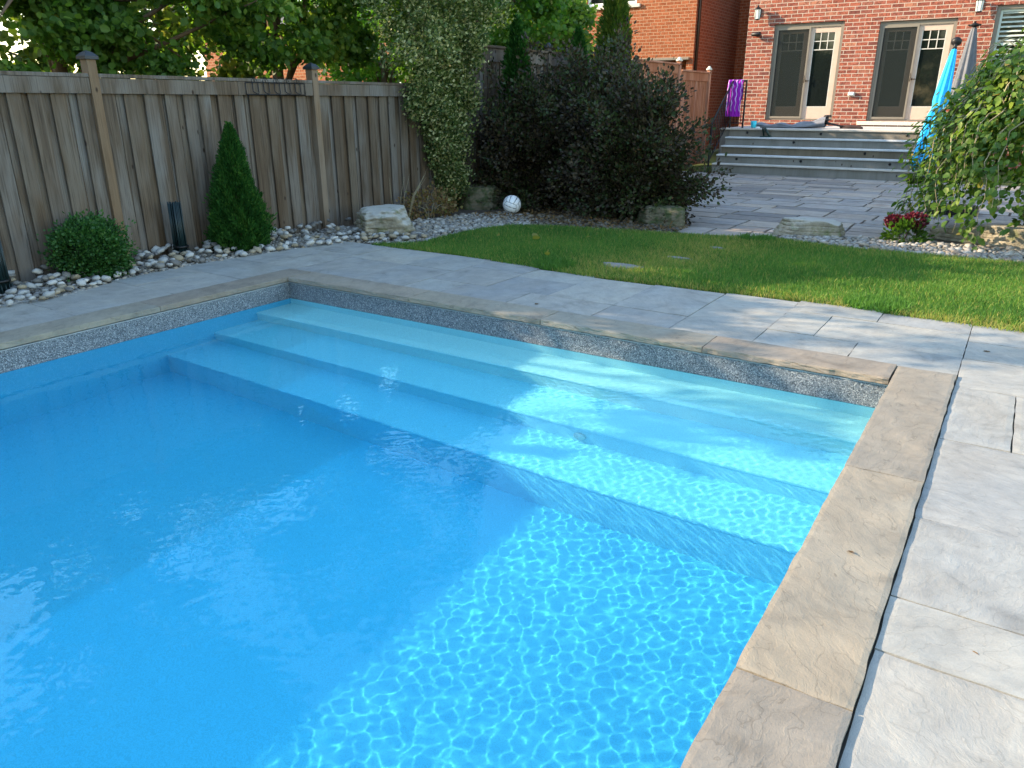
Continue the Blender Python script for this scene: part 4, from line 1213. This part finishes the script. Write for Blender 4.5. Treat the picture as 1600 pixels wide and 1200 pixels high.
def patio_door(D, xs_split, left_label=None):
    x0, x1, z0, z1 = D
    y = HY + .07
    fr = MB()
    fr.bbox(x0, x0 + .09, y, y + .12, z0, z1, .004)
    fr.bbox(x1 - .09, x1, y, y + .12, z0, z1, .004)
    fr.bbox(x0 + .09, x1 - .09, y, y + .12, z1 - .12, z1, .004)
    fr.bbox(x0 + .09, x1 - .09, y, y + .12, z0, z0 + .04, .004)
    xm = xs_split
    f = hb(fr, 'door_frame', M['trim'])
    for side, (a, b) in enumerate(((x0 + .09, xm), (xm, x1 - .09))):
        lf = MB()
        zz0, zz1 = z0 + .042, z1 - .122
        st = .13
        gx0, gx1, gz0, gz1 = a + st, b - st, z0 + .36, z1 - .26
        lf.bbox(a + .003, gx0, y + .03, y + .08, zz0, zz1, .003)
        lf.bbox(gx1, b - .003, y + .03, y + .08, zz0, zz1, .003)
        lf.bbox(gx0, gx1, y + .032, y + .08, zz0, gz0, .003)
        lf.bbox(gx0, gx1, y + .032, y + .08, gz1, zz1, .003)
        leaf = hb(lf, 'door_leaf', M['door'])
        gl = MB(); gl.box(gx0, gx1, y + .055, y + .065, gz0, gz1); hb(gl, 'door_glass', M['glass'], leaf)
        mu = MB()
        w_ = gx1 - gx0
        mu.box(gx0, gx1, y + .036, y + .05, gz0, gz0 + .018); mu.box(gx0, gx0 + .018, y + .036, y + .05, gz0 + .02, gz1)
        mu.box(gx1 - .018, gx1, y + .036, y + .05, gz0 + .02, gz1)
        for q in (1, 2): mu.box(gx0 + w_ * q / 3 - .011, gx0 + w_ * q / 3 + .011, y + .038, y + .05, gz1 - .44, gz1)
        for q in (.22, .44): mu.box(gx0 + .02, gx1 - .02, y + .037, y + .052, gz1 - q - .011, gz1 - q + .011)
        hb(mu, 'muntin', M['muntin'], leaf)
        if side == 1:
            hd = MB(); hx = a + .055
            hd.tube([(hx, y + .03, z0 + 1.06), (hx, y - .035, z0 + 1.06)], [.028, .014], 12); hd.tube([(hx, y - .03, z0 + 1.06), (hx + .10, y - .035, z0 + 1.055)], .012, 8)
            hb(hd, 'handle', M['bronze'], leaf)
    sc_ = MB(); a, b = x0 + .075, xm + .045
    s0, s1 = z0 + .045, z1 - .11
    sc_.bbox(a, a + .045, y - .02, y + .012, s0, s1, .002); sc_.bbox(b - .045, b, y - .02, y + .012, s0, s1, .002)
    sc_.bbox(a + .045, b - .045, y - .02, y + .012, s0, s0 + .06, .002); sc_.bbox(a + .045, b - .045, y - .02, y + .012, s1 - .05, s1, .002)
    fr2 = hb(sc_, 'screen_door', M['trim'])
    mb = MB(); mb.box(a + .045, b - .045, y - .006, y - .003, s0 + .06, s1 - .05); hb(mb, 'screen', M['screen'], fr2)
    hd = MB(); hd.tube([(b - .022, y - .05, z0 + 1.0), (b - .022, y - .05, z0 + 1.2)], .01, 8); hd.tube([(b - .022, y - .018, z0 + 1.1), (b - .022, y - .05, z0 + 1.1)], .008, 6)
    hb(hd, 'handle', M['bronze'], fr2)
patio_door(D1, -5.78)
patio_door(D2, -3.06)
mb = MB(); mb.bbox(-4.18, -2.0, HY - .09, HY + .06, 1.035, 1.13, .01); hb(mb, 'door_sill', M['sill'])
# shuttered window
x0, x1, z0, z1 = W1
mb = MB(); y = HY + .06
mb.bbox(x0, x0 + .09, y, y + .1, z0, z1, .004); mb.bbox(x1 - .09, x1, y, y + .1, z0, z1, .004); mb.bbox(x0 + .09, x1 - .09, y, y + .1, z1 - .09, z1, .004); mb.bbox(x0 + .09, x1 - .09, y, y + .1, z0, z0 + .09, .004)
wn = hb(mb, 'window', M['trim'])
for q in range(3):
    a = x0 + .09 + (x1 - x0 - .18) * q / 3; b = x0 + .09 + (x1 - x0 - .18) * (q + 1) / 3
    mb = MB()
    mb.bbox(a, a + .05, y + .05, y + .08, z0 + .09, z1 - .09, .002); mb.bbox(b - .05, b, y + .05, y + .08, z0 + .09, z1 - .09, .002)
    for zz in (z0 + .09, z0 + .95, z1 - .15): mb.bbox(a + .05, b - .05, y + .05, y + .08, zz, zz + .06, .002)
    hb(mb, 'shutter', M['shutter'], wn)
    mb = MB()
    zz = z0 + .2
    while zz < z1 - .17:
        if not (z0 + .9 < zz < z0 + 1.04): mb.add([(a + .052, y + .055, zz), (b - .052, y + .055, zz), (b - .052, y + .10, zz + .035), (a + .052, y + .10, zz + .035), (a + .052, y + .055, zz + .009), (b - .052, y + .055, zz + .009), (b - .052, y + .10, zz + .044), (a + .052, y + .10, zz + .044)], [(0, 3, 2, 1), (4, 5, 6, 7), (0, 1, 5, 4), (1, 2, 6, 5), (2, 3, 7, 6), (3, 0, 4, 7)])
        zz += .105
    hb(mb, 'shutter_slat', M['shutter'], wn)
mb = MB(); mb.box(x0 + .09, x1 - .09, y + .115, y + .12, z0, z1); hb(mb, 'pane', M['glass'], wn)

def sconce(x, z, label):
    r = empty('wall_lantern', (x, HY, z), label, 'lamp', 'lanterns on the brick house wall')
    mb = MB(); mb.bbox(-.05, .05, -.03, 0, -.10, .10, .004); mb.tube([(0, -.03, .02), (0, -.10, .10), (0, -.19, .14)], .012, 8); mb.build('bracket', M['black'], r)
    mb = MB(); mb.lathe([(.03, .14), (.105, .085), (.11, .075), (.02, .075)], 0, -.19, 8, smooth=False); mb.lathe([(.012, .19), (.02, .165), (.03, .141)][::-1], 0, -.19, 8); mb.build('cap', M['black'], r)
    mb = MB(); mb.lathe([(.085, .07), (.07, -.17)], 0, -.19, 6, smooth=False); mb.build('lantern_glass', M['lamp_glass'], r)
    mb = MB()
    for k in range(6):
        a = 2 * math.pi * k / 6; mb.tube([(.088 * math.cos(a), -.19 + .088 * math.sin(a), .072), (.073 * math.cos(a), -.19 + .073 * math.sin(a), -.172)], .004, 4)
    mb.lathe([(.076, -.172), (.076, -.186), (.03, -.20)], 0, -.19, 8)
    mb.build('cage', M['black'], r)
sconce(-7.20, 4.02, 'black wall lantern left of the left patio door')
sconce(-1.72, 3.90, 'black wall lantern between the right patio door and the shuttered window')
r = empty('security_light', (-7.20, HY, 3.46), 'small dark security light beneath the left wall lantern', 'lamp')
mb = MB(); mb.bbox(-.05, .05, -.03, 0, -.05, .05, .004); mb.tube([(0, -.03, 0), (-.03, -.09, .01)], .015, 8); mb.build('mount', M['black'], r)
mb = MB(); mb.tube([(-.13, -.10, .0), (-.12, -.12, 0), (.10, -.13, 0), (.12, -.13, 0)], [.03, .055, .06, .05], 12); mb.build('lamp_head', M['black'], r)
mb = MB(); mb.bbox(-.09, .07, -.07, 0, -.045, .05, .012); mb.bbox(-.075, .055, -.095, -.071, -.03, .035, .008)
tag(mb.build('outlet_cover', M['lamp_glass'], None, (-4.43, HY, 1.84)), 'pale covered outlet box on the brick between the two doors', 'outlet')

# ------------------------------------------------------------------ deck with full-width steps
deck = empty('deck', (-4.3, 19.3, 0), 'grey composite deck with five full-width steps before the brick house', 'deck')
DT = Matrix.Translation((4.3, -19.3, 0))
dx0, dx1 = -6.62, -1.96
for k in range(5):
    y = 19.3 + .28 * k; z = .2 * (k + 1)
    mb = MB(); mb.box(dx0 + .01, dx1 - .01, y + .045, y + .065, z - .2 if k else -.05, z - .037)
    st = mb.xf(DT).build('step_riser', M['deck'], deck)
    mb = MB()
    if k < 4: mb.bbox(dx0, dx1, y, y + .155, z - .035, z, .009); mb.bbox(dx0, dx1, y + .16, y + .323, z - .035, z, .004)
    else:
        yy = y
        while yy < HY - .1:
            mb.bbox(dx0 - .25, dx1, yy, min(yy + .14, HY - .005), z - .035, z, .006); yy += .146
    mb.xf(DT).build('tread' if k < 4 else 'deck_boards', M['tread'], deck)
    for lx in ({1: (-6.1, -4.55, -2.6), 3: (-4.9,), 4: (-6.15, -4.35, -2.45), 2: (-3.2,)}.get(k, ())):
        mb = MB(); mb.tube([(lx, y + .047, z - .1), (lx, y + .03, z - .1)], .03, 12)
        mb.xf(DT).build('step_light', M['black'], deck)
def skirt(bxs):
    mb = MB()
    for b in bxs: mb.box(*b)
    mb.xf(DT).build('skirt', M['deck'], deck)
for k in range(5): skirt([(dx0 + .001, dx0 + .02, 19.33 + .28 * k, 20.46, .2 * k - .029, .2 * k + .168)])
for k in range(5): skirt([(dx1 - .02, dx1 - .001, 19.33 + .28 * k, 20.46, .2 * k - .029, .2 * k + .168)])
skirt([(dx1 - .03, dx1 - .002, 20.5, 23.99, -.05, .97)]); skirt([(dx0 - .25, dx0 - .22, 20.54, 23.99, -.05, .97)]); skirt([(dx0 - .25, dx0, 20.5, 20.53, -.05, .97)])
# metal rail
rail = empty('metal_railing', (-6.72, 20.0, 0), 'black metal railing descending along the left of the deck steps', 'railing')
RT = Matrix.Translation((6.72, -20.0, 0))
mb = MB()
RX = -6.72
for (px_, py, zb, zt) in ((RX, 19.35, -.02, 1.12), (RX, 20.75, .9, 2.14), (-6.38, 20.75, 1.0, 2.12)):
    mb = MB(); mb.bbox(px_ - .02, px_ + .02, py - .02, py + .02, zb, zt, .003); mb.xf(RT).build('post', M['black'], rail)
mb = MB(); mb.tube([(RX, 19.3, 1.10), (RX, 20.72, 2.14)], .022, 8); mb.tube([(RX, 20.75, 2.14), (-6.36, 20.75, 2.14)], .022, 8)
mb.tube([(RX, 19.35, .25), (RX, 20.72, 1.22)], .014, 6); mb.tube([(RX, 20.75, 1.12), (-6.38, 20.75, 1.12)], .014, 6)
mb.xf(RT).build('handrail', M['black'], rail)
for i in range(11):
    f = (i + .5) / 11; yy = 19.38 + f * 1.34
    mb = MB(); mb.tube([(RX, yy, .27 + f * .93), (RX, yy, 1.13 + f * 1.0)], .009, 6); mb.xf(RT).build('baluster', M['black'], rail)
for i in range(3):
    mb = MB(); xx = RX + .09 * (i + 1); mb.tube([(xx, 20.75, 1.12), (xx, 20.75, 2.14)], .009, 6); mb.xf(RT).build('baluster', M['black'], rail)
# towel: draped sheet with folds
def cloth(name, prof, x0, x1, nx, mt, loc, amp=.012, freq=26, thick=.008):
    """prof: list of (y,z) along the drape; extruded in x with ripples, given thickness"""
    vs = []; fs = []
    L = len(prof)
    for side in (0, 1):
        for j, (y, z) in enumerate(prof):
            for i in range(nx + 1):
                u = i / nx
                rip = amp * math.sin(u * freq + j * .22) * min(1, j / 3) * min(1, (L - 1 - j) / 3 + .4)
                vs.append((x0 + (x1 - x0) * u + .01 * math.sin(j * .8), y + rip + (thick if side else 0) * (1 if j > L // 3 else -1), z))
    W = nx + 1
    for j in range(L - 1):
        for i in range(nx):
            a = j * W + i
            fs.append((a, a + 1, a + W + 1, a + W))
            b = L * W + a
            fs.append((b, b + W, b + W + 1, b + 1))
    mb = MB(); mb.add(vs, fs, .5, True)
    return mb.build(name, mt, None, loc)
prof = [(.035, -.45 + .06 * i) for i in range(7)] + [(.03, -.02), (.015, .02), (0, .03), (-.018, .02), (-.03, -.02)] + [(-.034, -.08 - .06 * i) for i in range(14)]
o = cloth('beach_towel', [(y, z + .9) for y, z in prof], -.19, .19, 26, M['towel'], (-6.66, 20.75, 1.24))
tag(o, 'purple towel with pale wavy stripes hung over the black railing', 'towel')
mb = MB(); mb.lathe([(.05, 0), (.062, .005), (.078, .17), (.072, .17), (.058, .02)], 0, 0, 16)
tag(mb.build('plastic_cup', M['cyan'], None, (-6.17, 21.0, 1.001)), 'turquoise plastic cup on the deck by the towel', 'cup')
mb = MB(); mb.bbox(-.05, .05, -.03, .03, 0, .035, .012)
tag(mb.build('soap_dish', M['white'], None, (-5.98, 20.75, 1.001)), 'tiny white object on the deck edge beside the turquoise cup', 'small item')
# folded fabric cover lying on the deck
cov = empty('folded_umbrella', (-5.2, 21.3, 1.0), 'folded grey patio umbrella lying along the deck edge', 'umbrella')
mb = MB(); vs = []; fs = []
SN, RN = 40, 28
for i in range(SN + 1):
    u = i / SN; x = -1.0 + 1.75 * u
    hw = .16 + .05 * math.sin(u * 3.0) - .05 * u; hh = .055 + .13 * max(0, u - .55) ** .9 + .012 * math.sin(u * 21)
    zc_ = hh * .95 + .16 * max(0, u - .72)
    for k in range(RN):
        a = 2 * math.pi * k / RN
        rp = 1 + .10 * math.sin(a * 5 + u * 4) + .05 * math.sin(a * 9 - u * 9)
        tz = math.copysign(abs(math.sin(a)) ** .8, math.sin(a))
        vs.append((x, hw * rp * math.cos(a) * (1 + .1 * math.sin(u * 13)), max(.004, zc_ + hh * tz * rp)))
for i in range(SN):
    for k in range(RN):
        q = (k + 1) % RN; fs.append((i * RN + k, i * RN + q, (i + 1) * RN + q, (i + 1) * RN + k))
fs.append(tuple(range(RN - 1, -1, -1)))
mb.add(vs, fs, .5, True); mb.build('canopy', M['cover'], cov)
mb = MB()
for k in range(8):
    a = 2 * math.pi * k / 8; mb.tube([(.70, .09 * math.cos(a), .22 + .09 * math.sin(a)), (.86, .10 * math.cos(a), .20 + .11 * math.sin(a))], .014, 5)
mb.tube([(.5, 0, .2), (1.15, .05, .05)], .022, 8); mb.tube([(.72, 0, .22), (.80, 0, .22)], .08, 12)
mb.build('frame', M['black'], cov)
mb = MB(); mb.tube([(1.1, .1, .03), (1.35, .05, .035), (1.5, .12, .03), (1.62, 0, .02)], [.05, .06, .05, .03], 8); mb.build('strap', M['dark_twig'], cov)
mb = MB(); mb.tube([(-5.72, 20.36, 1.04), (-5.74, 20.36, 1.01), (-5.70, 20.38, .82)], .022, 6); mb.tube([(-5.70, 20.39, 1.02), (-5.55, 20.36, .825)], .03, 6); mb.bbox(-5.78, -5.52, 20.30, 20.42, .80, .83, .004)
mb.xf(Matrix.Translation((5.68, -20.36, -.80)))
tag(mb.build('clamp', M['green_metal'], None, (-5.68, 20.36, .80)), 'dark green clamp standing on the top step below the folded umbrella', 'clamp')

# ------------------------------------------------------------------ closed umbrellas
def furled(root_name, loc, tilt, h, fabric, label, poleh, z0, hub, w_=.16, tie=None):
    r = empty(root_name, loc, label, 'umbrella', 'closed patio umbrellas')
    mb = MB(); mb.tube([(0, 0, 0), (0, 0, poleh)], .024, 10); mb.build('pole', M['black'], r)
    mb = MB(); vs = []; fs = []
    RN, SN = 48, 26
    for i in range(SN + 1):
        u = i / SN; z = poleh - .12 - u * h
        base = .05 + w_ * u ** .8
        if tie: base *= 1 - .22 * math.exp(-((u - tie) / .05) ** 2)
        for k in range(RN):
            a = 2 * math.pi * k / RN
            rad = base * (1 + (.12 + .16 * u) * math.sin(a * 8 + u * 1.5) + .04 * math.sin(a * 3))
            zz = z - (.10 * (1 if (k // 6) % 2 else 0) + .04 * math.sin(a * 5)) * (u > .97)
            vs.append((rad * math.cos(a), rad * math.sin(a), zz))
    for i in range(SN):
        for k in range(RN):
            q = (k + 1) % RN; fs.append((i * RN + k, (i + 1) * RN + k, (i + 1) * RN + q, i * RN + q))
    fs.append(tuple(range(RN)))
    mb.add(vs, fs, .5, True); mb.build('canopy', fabric, r)
    mb = MB()
    if hub == 'disc': mb.lathe([(.02, poleh - .12), (.14, poleh - .08), (.15, poleh - .055), (.03, poleh - .02), (.02, poleh + .02)], 0, 0, 20)
    else: mb.lathe([(.05, poleh - .12), (.035, poleh - .02), (.05, poleh + .0), (.10, poleh + .04), (.11, poleh + .10), (.06, poleh + .16), (.01, poleh + .17)], 0, 0, 16)
    mb.build('finial', M['black'], r)
    mb = MB(); mb.lathe([(.26, z0), (.27, z0 + .03), (.22, z0 + .06), (.05, z0 + .08), (.04, z0 + .3), (.03, z0 + .3)], 0, 0, 20); mb.build('umbrella_base', M['black'], r)
    return r
furled('patio_umbrella', (-1.72, 23.45, 0), 0, 1.75, M['grey_cloth'], 'closed grey umbrella standing against the house wall behind the blue one', 3.46, 0, 'disc', .20)
o = furled('patio_umbrella', (-1.88, 18.95, 0), 0, 2.65, M['blue_cloth'], 'closed bright blue umbrella leaning toward the right patio door', 3.22, 0, 'knob', .17, .52)
# leans back toward the deck corner
top = Vector((-1.80, 20.6, 2.87)) - Vector((-1.88, 18.95, 0))
o.rotation_euler = top.to_track_quat('Z', 'Y').to_euler()
r = empty('planter_tray', (-.85, 14.0, -.03), 'low dark square base under the weeping tree on the patio', 'tray')
mb = MB(); mb.bbox(-.35, .35, -.25, .25, 0, .10, .01); mb.build('tray', M['black'], r)
mb = MB(); mb.bbox(-.30, .30, -.2, .2, .101, .13, .008); mb.build('lid', M['cap'], r)

# ------------------------------------------------------------------ bundles in the pebble bed
def bundle(loc, h, label):
    r = empty('stake_bundle', loc, label, 'garden stakes', 'dark green upright bundles by the fence')
    mb = MB()
    for i in range(46):
        a = random.uniform(0, 6.28); q = .078 * math.sqrt(random.random())
        x, y = q * math.cos(a), q * math.sin(a)
        mb.tube([(x, y, .0), (x * .95, y * .95, h * random.uniform(.97, 1.0))], .0075, 5)
    mb.build('stakes', M['green_bundle'], r)
    mb = MB()
    for z in (.10,): mb.lathe([(.084, z), (.086, z + .02), (.078, z + .021)], 0, 0, 20)
    mb.build('band', M['black'], r)
    mb = MB()
    for i in range(16):
        a = 2 * pi * i / 16; mb.tube([(.085 * math.cos(a), .085 * math.sin(a), .0), (.09 * math.cos(a), .09 * math.sin(a), .085)], [.009, .002], 5)
    mb.build('spike', M['green_bundle'], r)
bundle((-7.76, 5.12, 0.0), .60, 'dark green upright bundle of thin stakes left of the cone-shaped cedar')
bundle((-7.62, 3.17, -.01), .56, 'dark green upright bundle of thin stakes at the left picture edge')

# ------------------------------------------------------------------ neighbouring houses
nb = empty('brick_house', (-9.8, 25.87, 0), 'orange brick neighbouring house behind the cedars with dark downspout', 'house')
NTm = Matrix.Translation((9.8, -25.87, 0))
def nbb(mb, name, mt, parent=None): return mb.xf(NTm).build(name, mt, parent or nb)
mb = MB(); Y0 = 25.87
mb.box(-19, -13.75, Y0, Y0 + .2, 3.02, 8); mb.box(-11.9, -9.8, Y0, Y0 + .2, 3.02, 8); mb.box(-13.75, -11.9, Y0, Y0 + .2, 3.02, 4.72); mb.box(-13.75, -11.9, Y0, Y0 + .2, 6.2, 8)
mb.box(-19, -10.05, Y0 + .5, Y0 + .7, 0, 3.02)
mb.box(-10.05, -9.8, Y0 + .2, 40, 0, 8); mb.box(-10.02, -9.8, Y0 + .005, Y0 + .2, 0, 3.02)
mb.box(-9.8, -9.45, 30.2, 32.4, 0, 8.5)
nbb(mb, 'wall', M['brick_n'])
mb = MB(); mb.bbox(-19, -9.9, Y0 - .12, Y0 + .5, 2.95, 3.02, .01); nbb(mb, 'ledge', M['trim'])
mb = MB(); mb.bbox(-13.9, -11.75, Y0 - .08, Y0 + .1, 4.62, 4.72, .01); nbb(mb, 'window_sill', M['sill'])
mb = MB()
for a, b, c, d in ((-13.75, -11.9, 4.725, 4.82), (-13.75, -11.9, 6.12, 6.2), (-13.75, -13.67, 4.82, 6.12), (-11.98, -11.9, 4.82, 6.12), (-12.86, -12.80, 4.82, 6.12)): mb.box(a, b, Y0 + .06, Y0 + .12, c, d)
wf = nbb(mb, 'window_frame', M['white'])
mb = MB(); mb.box(-13.7, -11.95, Y0 + .13, Y0 + .14, 4.8, 6.15); nbb(mb, 'pane', M['glass'], wf)
mb = MB(); mb.tube([(-9.74, Y0 + .15, 0), (-9.74, Y0 + .15, 8)], .05, 8); nbb(mb, 'downspout', M['bronze'])
mb = MB(); mb.add([(-19.5, Y0 - .5, 8), (-9.3, Y0 - .5, 8), (-9.3, 41, 8), (-19.5, 41, 8), (-14.4, Y0 + 4, 11), (-14.4, 36, 11)], [(0, 3, 2, 1), (0, 1, 4), (1, 2, 5, 4), (2, 3, 5), (3, 0, 4, 5)]); nbb(mb, 'roof', M['roof'])

n2 = empty('brick_house', (-18.5, 20, 0), 'brick house glimpsed through the trees above the left fence', 'house')
N2 = Matrix.Translation((18.5, -20, 0))
mb = MB(); mb.box(-27, -18.2, 20, 20.2, 0, 4.1); mb.box(-17.2, -16, 20, 20.2, 0, 4.1); mb.box(-18.2, -17.2, 20, 20.2, 0, 1.5); mb.box(-18.2, -17.2, 20, 20.2, 2.62, 4.1); mb.box(-16.2, -16, 20.2, 30, 0, 4.1); mb.box(-27, -16.2, 29.8, 30, 0, 4.1); mb.box(-27, -26.8, 20.2, 29.8, 0, 4.1)
mb.xf(N2).build('wall', M['brick_n'], n2)
mb = MB()
for a, b, c, d in ((-18.2, -17.2, 2.5, 2.62), (-18.2, -18.1, 1.5, 2.5), (-17.3, -17.2, 1.5, 2.5), (-18.1, -17.3, 1.5, 1.58)): mb.box(a, b, 19.97, 20.05, c, d)
wf = mb.xf(N2).build('window_frame', M['white'], n2)
mb = MB(); mb.box(-18.1, -17.3, 20.06, 20.07, 1.58, 2.5); mb.xf(N2).build('pane', M['glass'], wf)
mb = MB(); mb.add([(-27.5, 19.5, 4.1), (-15.5, 19.5, 4.1), (-15.5, 30.5, 4.1), (-27.5, 30.5, 4.1), (-21.5, 23, 5.6), (-21.5, 27, 5.6)], [(0, 3, 2, 1), (0, 1, 4), (1, 2, 5, 4), (2, 3, 5), (3, 0, 4, 5)]); mb.xf(N2).build('roof', M['roof'], n2)
